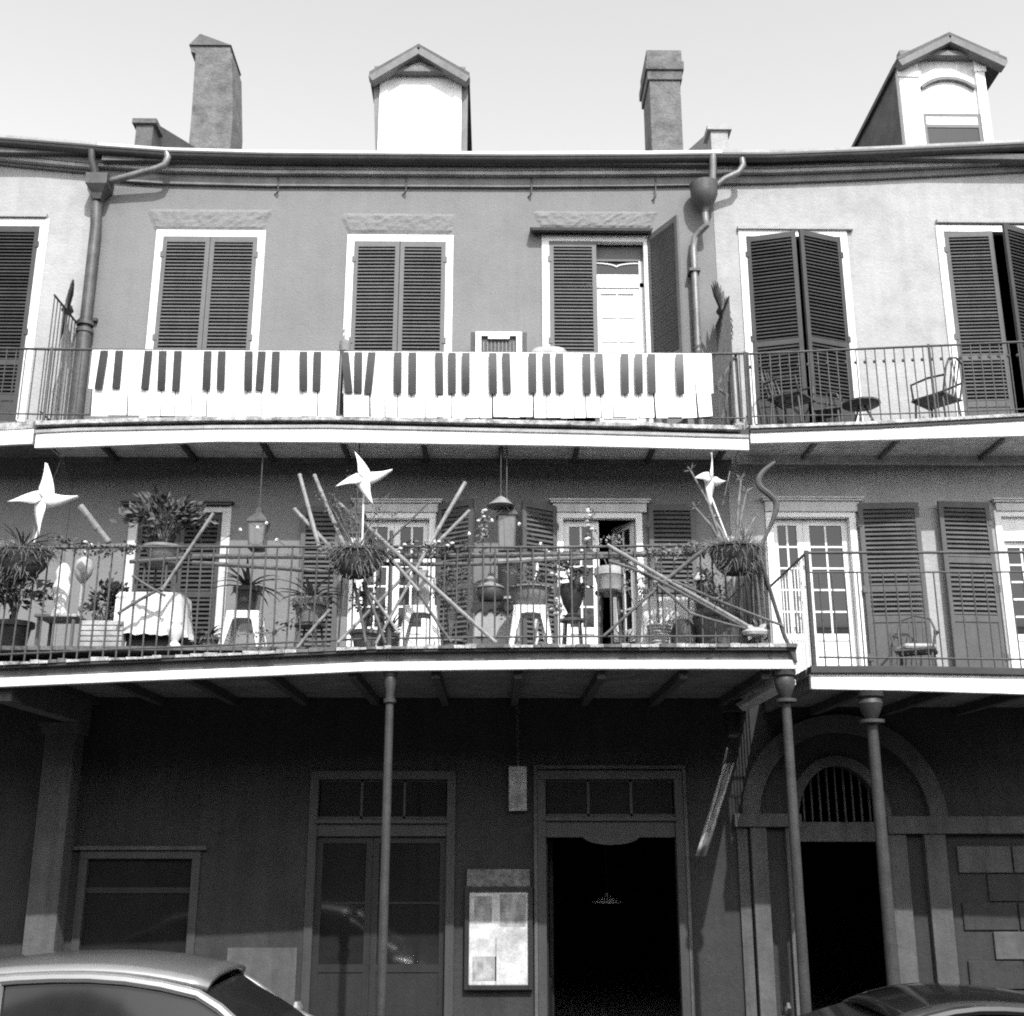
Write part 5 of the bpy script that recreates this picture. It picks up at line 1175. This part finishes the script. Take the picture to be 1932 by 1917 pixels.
# ------------------------------------------------------------------ hanging bowls with straw, and pinwheels
def bowl(x, ytop, ybot, wpx, label, plantf):
    Y = YR-.20; c0 = P(x, ytop, Y); zb = PZ(x, ybot, Y); r_ = (PX(x+wpx/2, ytop, Y)-PX(x-wpx/2, ytop, Y))/2; h = c0.z-zb
    t = thing('hanging_bowl', (c0.x, Y, zb), label, 'planter', 'moss-lined bowls hung on the gallery railing')
    n = 22; rows = 8; vs = []; fs = []
    for j in range(rows+1):
        u = j/rows; rr = r_*(.42+.58*math.sin(u*math.pi/2)**.8)
        for i in range(n): an = 2*math.pi*i/n; k = 1+random.uniform(-.07,.07); vs.append((c0.x+rr*k*math.cos(an), Y+rr*k*.72*math.sin(an), zb+h*u+random.uniform(-.012,.012)))
    for j in range(rows):
        for i in range(n): a = j*n+i; b = j*n+(i+1) % n; fs.append((a,b,b+n,a+n))
    fs += [tuple(range(n))[::-1], tuple(rows*n+i for i in range(n))]
    MB().add(vs, fs).build('liner', M['moss'], t, smooth=True)
    hr = MB(); hr.tube([(c0.x+r_*1.0*math.cos(a*.2618), Y+r_*.74*math.sin(a*.2618), c0.z-.01) for a in range(25)], .009, 6); hr.bar((c0.x-r_*.7, Y+r_*.4, c0.z-.01), (c0.x-r_*.7, YR, c0.z-.01), .02, .02); hr.bar((c0.x+r_*.7, Y+r_*.4, c0.z-.01), (c0.x+r_*.7, YR, c0.z-.01), .02, .02)
    hr.build('hoop', M['iron'], t)
    s = MB()
    for i in range(420):
        an = random.uniform(0, 6.283); q = math.sqrt(random.random())*r_*1.02; p = Vector((c0.x+q*math.cos(an), Y+q*.74*math.sin(an), c0.z-.015)); d = Vector((math.cos(an)*.6,math.sin(an)*.6,random.uniform(.0,.5)))+rv(.7)
        ln = random.uniform(.06,.18); m1 = p+d.normalized()*ln*.5+Vector((0,0,.02)); e = p+d.normalized()*ln+Vector((0,0,-.02))
        s.tube([p,m1,e], [.0032,.003,.0012], 3, caps=False)
    for i in range(90):   # fibres hanging out of the liner
        an = random.uniform(3.3, 6.1); u = random.random(); rr = r_*(.42+.58*math.sin(u*math.pi/2)**.8)*1.02; p = Vector((c0.x+rr*math.cos(an), Y+rr*.72*math.sin(an), zb+h*u)); d = Vector((math.cos(an)*.5, -.3, -.6))+rv(.5); s.tube([p, p+d*.05, p+d*.09+Vector((0,0,-.02))], [.003,.0025,.001], 3, caps=False)
    so = s.build('straw', M['straw'], t); so["kind"] = 'stuff'
    plantf(t, c0, r_); return c0, r_
def plA(t, c, r_):
    m = MB(); l = MB()
    for i in range(9):
        tgt = P(random.choice((570,600,630,660,700,735,745)), random.uniform(880, 985), YR-.2+random.uniform(-.1,.2)); mid = c.lerp(tgt, .55)+rv(.06)+Vector((0,0,.05)); m.tube([c-Vector((0,0,.02)), mid, tgt], [.007,.005,.002], 5)
        for k in range(46):
            u = random.uniform(.45, 1.02); p = (mid.lerp(tgt, (u-.5)*2) if u > .5 else c.lerp(mid, u*2))+rv(.05); l.leaf(p, rv(1)+Vector((0,0,.2)), rv(1), random.uniform(.02,.042), .016)
    m.build('twigs', M['stem'], t); l.build('leaves', M['leaf'], t)
    m = MB()
    for k in range(6): m.blade(c+Vector((random.uniform(-.1,.1),-.05,-.33+0*k)), (random.uniform(-.6,.6),-.2,-1), .28, .02, .2)
    m.build('trailing_leaves', M['leaf_dark'], t)
def plB(t, c, r_):
    m = MB(); l = MB()
    for tx, ty in ((1303,888),(1312,958),(1345,975),(1408,928),(1425,975),(1398,905)):
        tgt = P(tx, ty, YR-.2+random.uniform(-.12,.1)); base = c+Vector(((tgt.x-c.x)*.25,0,-.02)); mid = base.lerp(tgt,.6)+Vector(((c.x-tgt.x)*.12,0,-.02)); m.tube([base,mid,tgt], [.017,.015,.009], 6)
        for k in range(12): l.leaf(tgt, rv(1)+Vector((tgt.x-c.x,0,.7)), rv(1), random.uniform(.05,.10), .012)
    m.build('stems', M['leaf_pale'], t)
    for k in range(16): l.blade(c+Vector((.12,0,0)), (random.uniform(-.35,.7),random.uniform(-.3,.3),1), random.uniform(.2,.38), .022, .35)
    l.build('leaves', M['leaf_pale'], t)
def plC(t, c, r_):
    l = MB()
    for k in range(30): an = k*2.4; l.blade(c, (math.cos(an)*.9, math.sin(an)*.6, random.uniform(.2,1)), random.uniform(.25,.42), .03, 1.0)
    l.build('leaves', M['leaf'], t)
bA, _ = bowl(673, 1040, 1090, 104, 'straw-topped mossy bowl with a wispy twig shrub, hung beside the iron post', plA)
bB, _ = bowl(1384, 1032, 1083, 96, 'straw-topped mossy bowl with knobbly succulent stems at the gallery corner', plB)
bC, _ = bowl(42, 1040, 1092, 112, 'mossy bowl of strappy leaves hung near the stone pier', plC)
def pinwheel(x, y, wpx, base, label, yaw, tilt, spin):
    Y = YR-.24; c0 = P(x, y, Y); s = (PX(x+wpx/2, y, Y)-PX(x-wpx/2, y, Y))/2
    t = thing('pinwheel', base, label, 'pinwheel', 'white pinwheels planted in the hanging bowls')
    mt = Euler((tilt, 0, yaw)).to_matrix()
    for k in range(4):
        vs = []; fs = []; n = 8; an = spin+k*math.pi/2
        rot = Matrix.Rotation(an, 3, 'Y')
        for i in range(n+1):
            u = i/n; wdt = s*.62*(1-u**1.5*.95)*min(1, .35+u*4); ben = -s*.12+u**1.7*s*.78
            for q in (0, .5, 1):
                loc = Vector((s*u*1.05, -.015-.16*s*math.sin(q*math.pi*.5)*(1-u*.4)-.05*s*u, ben*.9+wdt*(q-.35))); vs.append(c0+mt@(rot@loc))
        for i in range(n):
            a = i*3; fs += [(a,a+1,a+4,a+3),(a+1,a+2,a+5,a+4)]
        b_ = MB().add(vs, fs).build('blade', M['pinwheel'], t, smooth=True)
        so = b_.modifiers.new("thick", 'SOLIDIFY'); so.thickness = .003
    MB().lathe((0,0,0), [(.012,-.01),(.02,0),(.012,.012)], 10).build('hub', M['clay_pale'], t) if False else None
    hb = MB(); hb.tube([c0+mt@Vector((0,-.035,0)), c0+mt@Vector((0,.03,0))], .014, 8); hb.build('hub', M['clay_pale'], t)
    MB().tube([Vector(base), c0+mt@Vector((0,.028,-.01))], .009, 7).build('stick', M['plastic'], t)
pinwheel(687, 905, 92, bA+Vector((.05,0,-.03)), 'white pinwheel facing the street in the middle hanging bowl', R(4), R(-4), R(-80))
pinwheel(1335, 905, 84, bB+Vector((-.02,0,-.03)), 'white pinwheel turned edge-on in the corner hanging bowl', R(48), R(10), R(-70))
pinwheel(86, 944, 118, bC+Vector((.08,0,-.03)), 'white pinwheel spinning in the bowl near the stone pier', R(-10), R(0), R(-62))
# pale armchair on the lower balcony of the pale house
bistro_chair(1728, 1225, -.55, R(-25), 'slender metal armchair with pale cushion on the lower balcony of the pale house', 'iron_worn', deck=zd5-.02)
c0 = P(1728, 1225, -.55); m = MB(); m.box(c0.x-.18, c0.x+.18, -.72, -.36, zd5-.02+.418, zd5-.02+.48); tag(m.build('seat_cushion', M['clay_pale'], bevel=.03), 'pale seat cushion on the slender metal armchair', 'cushion')

# ------------------------------------------------------------------ street level things
a = P(881, 1640, -.05); e = P(1000, 1640, -.05); zb = PZ(940, 1673, -.05)
tag(MB().box(a.x, e.x, -.07, 0.0, zb, a.z).build('sign_board', M['sign'], bevel=.006), 'worn dark lettered board fixed above the framed poster', 'sign')
a = P(886, 1682, -.05); e = P(996, 1682, -.05); zb = PZ(940, 1858, -.05)
t = thing('poster_case', ((a.x+e.x)/2, 0, zb), 'framed pale poster on the wall beside the open doorway', 'poster')
MB().box(a.x, e.x, -.05, -.012, zb, a.z).build('poster', M['poster'], t)
f = MB(); f.box(a.x-.05, a.x, -.08, 0, zb-.05, a.z+.05); f.box(e.x, e.x+.05, -.08, 0, zb-.05, a.z+.05); f.box(a.x, e.x, -.08, 0, a.z, a.z+.05); f.box(a.x, e.x, -.08, 0, zb-.05, zb); f.box(a.x, e.x, -.011, 0, zb, a.z); f.build('frame', M['door_dark'], t, bevel=.005)
pi = MB(); zz0 = zb; W_ = e.x-a.x; Hh = a.z-zb
def pr_(u0, u1, v0, v1): pi.box(a.x+W_*u0, a.x+W_*u1, -.052, -.0495, zb+Hh*v0, zb+Hh*v1)
pr_(.06,.46,.04,.30); pr_(.44,.47,.0,.5); pr_(.52,.96,.62,.97); pr_(.08,.38,.66,.95)
pi.build('printed_panel', M['sign_plate'], t)
a = P(960, 1446, -.08); e = P(994, 1530, -.08); t = thing('hanging_plaque', (a.x, -.08, e.z), 'narrow pale plaque hanging on a chain left of the open doorway', 'sign')
MB().box(a.x, e.x, -.10, -.06, e.z, a.z).build('board', M['sign_plate'], t, bevel=.006)
ch = MB()
zt_ = ZS2-.08
for i in range(16):
    zz = a.z+(zt_-a.z)*i/15
    ch.lathe(((a.x+e.x)/2+random.uniform(-.01,.01), -.08, zz-.012), [(.006,0),(.016,.012),(.016,.03),(.006,.042)], 6)
ch.tube([((a.x+e.x)/2,-.08,a.z-.02),((a.x+e.x)/2,-.08,ZS2+.003)], .006, 5); ch.build('chain', M['iron_worn'], t)
c0 = P(1145, 1703, 2.2); t = thing('pendant_lamp', (c0.x, 2.2, c0.z), 'shallow pale pendant lamp hanging inside the open doorway', 'lamp')
MB().lathe((c0.x,2.2,c0.z), [(.20,0),(.20,.01),(.12,.05),(.03,.09),(.02,.12)], 20).build('shade', M['plastic'], t, smooth=True)
MB().tube([(c0.x,2.2,c0.z+.11),(c0.x,2.2,ZS2+.104)], .008, 5).build('cord', M['iron'], t)
# wall lantern under the gallery corner, and the striped flag
c0 = P(1383, 1388, -1.05); t = thing('street_lantern', (c0.x, -1.05, c0.z), 'dark boxy lantern hung under the gallery beside the arched house', 'lantern')
MB().lathe((c0.x,-1.05,c0.z), [(.06,0),(.09,.03),(.11,.24)], 4, ang=.785).build('glass', M['glass'], t)
f = MB(); f.lathe((c0.x,-1.05,c0.z+.24), [(.13,0),(.13,.015),(.05,.09),(.02,.13)], 4, ang=.785); f.tube([(c0.x,-1.05,c0.z+.36),(c0.x,-1.05,ZS2-.08)], .009, 5); f.build('hood', M['iron_worn'], t); MB().lathe((c0.x,-1.05,c0.z-.02), [(.03,0),(.07,.012),(.07,.025)], 4, ang=.785).build('foot', M['iron_worn'], t)
t = thing('striped_flag', P(1362, 1420, -.9), 'narrow striped flag drooping from a slanted pole by the arched house', 'flag')
pa, pb = P(1372, 1412, -1.15), P(1352, 1510, -.05); MB().tube([pa, pb], .012, 7).build('pole', M['clay_pale'], t)
for s_ in range(3):
    vs = []; fs = []; n = 8
    for i in range(n+1):
        u = i/n; p0_ = P(1366-(1366-1312)*u+s_*6.5, 1440+u*175, -.95+.12*math.sin(u*5+s_*.8)+.15*u); p1_ = P(1366-(1366-1312)*u+(s_+1)*6.5-.15, 1440+u*175, -.95+.12*math.sin(u*5+(s_+1)*.8)+.15*u); vs += [p0_, p1_]
    for i in range(n): fs.append((i*2,i*2+1,i*2+3,i*2+2))
    o = MB().add(vs, fs).build('stripe', M['clay_pale'] if s_ % 2 == 0 else M['clay'], t, smooth=True); so = o.modifiers.new('thick','SOLIDIFY'); so.thickness = .004
MB().tube([P(1366,1441,-.95), P(1380,1415,-1.05)], .006, 5).build('tie', M['iron'], t)

# ------------------------------------------------------------------ parked cars
def car(X, Y, label, m, roof_z, face=1, roof_len=1.5, L=4.3, Wd=1.72, wag=False):
    """X = roof centre; face +1 looks to the right"""
    t = thing('parked_car', (X, Y, 0), label, 'car', 'cars parked along the kerb')
    def q(x, y, z): return (X+x*face, Y+y, z)
    hw = Wd/2; rear = -2.0 if wag else -1.85; front = 2.45
    # body: lofted half-sections (x, sill, belt, halfwidth)
    secs = [(rear-.18,.42,.80,.62),(rear-.05,.32,.90,.80),(rear+.5,.24,.94,hw),(-.5,.22,.93,hw),(.9,.22,.92,hw),(1.6,.24,.88,hw-.02),(2.1,.28,.80,hw-.06),(front-.08,.34,.70,hw-.16),(front+.04,.42,.60,.55)]
    b = MB(); vs = []; fs = []; K = 12
    for x, s_, bt, w_ in secs:
        prof = [(-w_*.9,s_),(-w_,s_+.12),(-w_*1.0,(s_+bt)/2),(-w_*.985,bt-.06),(-w_*.93,bt),(-w_*.4,bt+.02),(w_*.4,bt+.02),(w_*.93,bt),(w_*.985,bt-.06),(w_,(s_+bt)/2),(w_,s_+.12),(w_*.9,s_)]
        vs += [q(x, y, z) for y, z in prof]
    for i in range(len(secs)-1):
        for k in range(K): fs.append((i*K+k, i*K+(k+1) % K, (i+1)*K+(k+1) % K, (i+1)*K+k))
    fs += [tuple(range(K)), tuple((len(secs)-1)*K+k for k in range(K))]
    body = b.add(vs, fs).build('body', m, t, smooth=True)
    sd = body.modifiers.new('sub', 'SUBSURF'); sd.levels = 1; sd.render_levels = 2
    # roof shell and pillars
    r0, r1 = -roof_len/2, roof_len/2; tz = roof_z; rb_ = rear+.10 if wag else rear+.55; fb = r1+.70
    w1 = hw*.74; w2 = hw*.90
    def zr_(u): return tz-(.20*((.66-u)/.66)**2 if u < .66 else .11*((u-.66)/.34)**2)
    b = MB(); vs = []; fs = []; N = 18; KK = 11
    for i in range(N+1):
        u = i/N; x = r0-.06+(r1-r0+.12)*u; z = zr_(u)
        for k in range(KK):
            v = -1+2*k/(KK-1); vs.append(q(x, v*w1, z-.06*abs(v)**3))
    for i in range(N):
        for k in range(KK-1): fs.append((i*KK+k, i*KK+k+1, (i+1)*KK+k+1, (i+1)*KK+k))
    o = b.add(vs, fs).build('roof', m, t, smooth=True); so = o.modifiers.new('thick','SOLIDIFY'); so.thickness = .04; so.offset = -1
    pz = zr_(1)-.09; pr0 = zr_(0)-.09
    def arc(sy, k=0.0):
        """belt at the rear, over the roof side, down the windscreen pillar"""
        pts = [(rb_, w2, .92), ((rb_*.55+r0*.45), w2*.6+w1*.4, .92+(pr0-.92)*.62)]
        for i in range(11): u = i/10; pts.append((r0+(r1-r0)*u, w1+.012, zr_(u)-.075))
        pts += [(r1+.16, w1*.86+w2*.14, pz-.075), (r1+.38, w1*.55+w2*.45, pz-.24), (fb, w2, .90)]
        return [q(x, sy*(y-k), z-k*.6) for x, y, z in pts]
    for sy in (-1, 1):
        p = MB(); p.tube(arc(sy), .036, 8); p.build('pillar', m, t, smooth=True)
        MB().tube(arc(sy, .045), .012, 6).build('window_trim', M['chrome'], t, smooth=True)
        MB().tube([q(-.12,sy*(w1+.008),zr_(.5)-.08), q(-.08,sy*w2,.93)], .032, 6).build('pillar', m, t, smooth=True)
        ar = [Vector(x) for x in arc(sy, .02)]; n_ = len(ar); bl = [ar[0].lerp(ar[-1], i/(n_-1)) for i in range(n_)]
        MB().add(ar+bl, [(i, i+1, n_+i+1, n_+i) for i in range(n_-1)]).build('side_window', M['glass'], t, smooth=True)
        mi = MB(); mi.lathe(q(fb-.25,sy*(w2+.10),.95), [(.03,0),(.075,.03),(.08,.09),(.05,.13)], 10, sx=.6, sy=1.0); mi.build('wing_mirror', m, t, smooth=True)
    MB().add([q(fb,-w2,.90),q(fb,w2,.90),q(r1+.03,w1,pz+.03),q(r1+.03,-w1,pz+.03)], [(0,1,2,3)]).build('windscreen', M['glass'], t)
    MB().add([q(rb_,-w2,.92),q(rb_,w2,.92),q(r0-.03,w1,pr0+.03),q(r0-.03,-w1,pr0+.03)], [(0,1,2,3)]).build('rear_window', M['glass'], t)
    for sx in (-1.28, 1.42):
        for sy in (-1, 1):
            yw = Y+sy*(hw-.10); wh = MB(); n = 24; pr = [(.19,-.10),(.30,-.10),(.315,-.06),(.315,.06),(.30,.10),(.19,.10)]; vs = []; fs = []
            for r_, d_ in pr:
                for k in range(n): an = 2*math.pi*k/n; vs.append((X+sx*face+r_*math.cos(an), yw+d_, .313+r_*math.sin(an)))
            for i in range(len(pr)-1):
                for k in range(n): fs.append((i*n+k, i*n+(k+1) % n, (i+1)*n+(k+1) % n, (i+1)*n+k))
            tyre = wh.add(vs, fs).build('wheel', M['rubber'], t, smooth=True)
            rim = MB(); vs = []; 
            for d_ in (-.09, .09):
                for k in range(n): an = 2*math.pi*k/n; vs.append((X+sx*face+.195*math.cos(an), yw+d_, .313+.195*math.sin(an)))
            rim.add(vs, [tuple(range(n))[::-1], tuple(n+k for k in range(n))]+[(k,(k+1) % n,n+(k+1) % n,n+k) for k in range(n)]); rim.build('rim', M['chrome'], tyre)
    for sy in (-1, 1):
        MB().lathe(q(front-.14,sy*.55,.58), [(.02,-.05),(.10,-.03),(.10,.04),(.02,.06)], 12, sx=1.2).build('headlight', M['glass_pale'], t, smooth=True)
        MB().lathe(q(rear-.02,sy*.60,.68), [(.02,-.07),(.10,-.05),(.10,.06),(.02,.08)], 12, sx=.9).build('tail_light', M['clay'], t, smooth=True)
    return t
YC = -4.15
xr1 = PX(415, 1822, YC); rl = 2.5
car(xr1-rl/2, YC, 'silver estate car parked before the dark shop window', M['car_pale'], PZ(300, 1806, YC), 1, rl, wag=True)
xr2 = PX(1650, 1880, YC-.1); rl2 = 1.7
car(xr2+rl2/2, YC-.1, 'dark glossy car parked before the arched doorway', M['car_dark'], PZ(1800, 1862, YC-.1), -1, rl2)

# ------------------------------------------------------------------ vines twined on the rail
def vine(pts, Y, label, n, m='leaf', flowers=0):
    w_ = [P(x, y, Y+random.uniform(-.03,.03)) for x, y in pts]; t = thing('vine', w_[0], label, 'vine'); fine = []
    for a, b in zip(w_, w_[1:]):
        for i in range(5): fine.append(a.lerp(b, i/5)+rv(.025))
    fine.append(w_[-1]); MB().tube(fine, .005, 5).build('stem', M['stem'], t); l = MB()
    for i in range(n): l.leaf(random.choice(fine)+rv(.05), rv(1), rv(1), random.uniform(.03,.07), .032)
    l.build('leaves', M[m], t)
    if flowers:
        fm = MB().lathe((0,0,0), [(.004,-.01),(.02,0),(.022,.012),(.006,.02)], 7).mesh('flower', M['plastic'])
        for i in range(flowers): inst('flower', fm, random.choice(fine)+rv(.06), t)
vine([(730,1040),(770,1030),(815,1036),(850,1028),(905,1034)], YR-.05, 'flowering vine twined on the handrail right of the middle bowl', 120, 'leaf', 9)
vine([(1030,1036),(1045,1060),(1052,1100),(1048,1140),(1055,1160)], -2.2, 'vine of pale blossoms hanging before the white French door jamb', 60, 'leaf_pale', 16)
vine([(1100,1040),(1108,1000),(1112,975),(1118,958)], -2.0, 'thin flowering stalk rising left of the banded bucket', 40, 'leaf_pale', 8)
vine([(905,1030),(912,1000),(918,970)], -1.6, 'thin leafy stalk rising toward the conical hat', 50, 'leaf_pale', 5)
vine([(1220,1050),(1260,1042),(1310,1036),(1345,1030)], YR-.04, 'dry vine tangled on the handrail left of the corner bowl', 160, 'straw', 0)
vine([(1320,1070),(1345,1110),(1350,1150),(1372,1185)], -2.1, 'pale vine climbing the canes inside the gallery corner', 220, 'leaf_pale', 0)
vine([(110,1020),(160,1036),(215,1040),(262,1034)], YR-.04, 'tangled vine on the handrail between strappy-leaved bowl and bush', 160, 'leaf', 4)
vine([(450,1200),(520,1190),(560,1160),(575,1120)], YR-.03, 'wiry vine scrambling on balusters beside the rimmed agave pot', 70, 'leaf', 0)

# more of the clutter at the left end of the gallery
c0 = P(196, 1186, -2.22); m = MB()
for k in range(5): m.box(c0.x-.22, c0.x+.20, -2.28, -2.25, ZD2-.014+k*.052, ZD2-.014+k*.052+.044)
m.box(c0.x-.21, c0.x+.19, -2.25, -2.12, ZD2-.014, ZD2+.24); tag(m.build('slatted_box', M['clay_pale'], bevel=.004), 'pale slatted planter box low before the dark rounded bush', 'box')
c0 = P(30, 1150, -1.9); plant('dark_shrub', (c0.x,-1.9,ZD2-.014), pot_profile(.18,.30), 'large dark shrub in a black pot below the bowl of strappy leaves', fol=(.32,.28,.2,.26,420,.09,.05), leafm='leaf_dark', potm='pot_dark')
c0 = P(395, 1190, -1.6); plant('fern_pot', (c0.x,-1.6,ZD2-.014), pot_profile(.12,.20), 'arching fern in a clay pot between tied cloth and agave stool', agave=(30,.34,.03,1.4), leafm='leaf', potm='clay')
c0 = P(735, 1165, -1.5); plant('tall_fern', (c0.x,-1.5,ZD2-.014), pot_profile(.13,.26), 'dense fern in a clay pot at the foot of the glazed double doors', agave=(34,.36,.035,1.2), leafm='leaf', potm='clay')
c0 = P(1180, 1190, -1.3); plant('small_cactus', (c0.x,-1.3,ZD2-.014), pot_profile(.11,.2), 'stiff spiky plant in a small pot beside the white-clothed table', agave=(22,.26,.03,.2), leafm='leaf_pale', potm='pot_dark')
t = thing('mirror_ball', P(1240, 1100, -2.0), 'shiny mirror ball on a stem above the woven basket', 'ornament'); c0 = P(1240, 1100, -2.0)
MB().lathe(c0, [(.005,-.06),(.035,-.05),(.06,0),(.035,.05),(.005,.06)], 18).build('ball', M['chrome'], t, smooth=True); MB().tube([(c0.x,-2.0,ZD2-.014),(c0.x,-2.0,c0.z-.05)], .01, 6).build('stem', M['iron'], t)
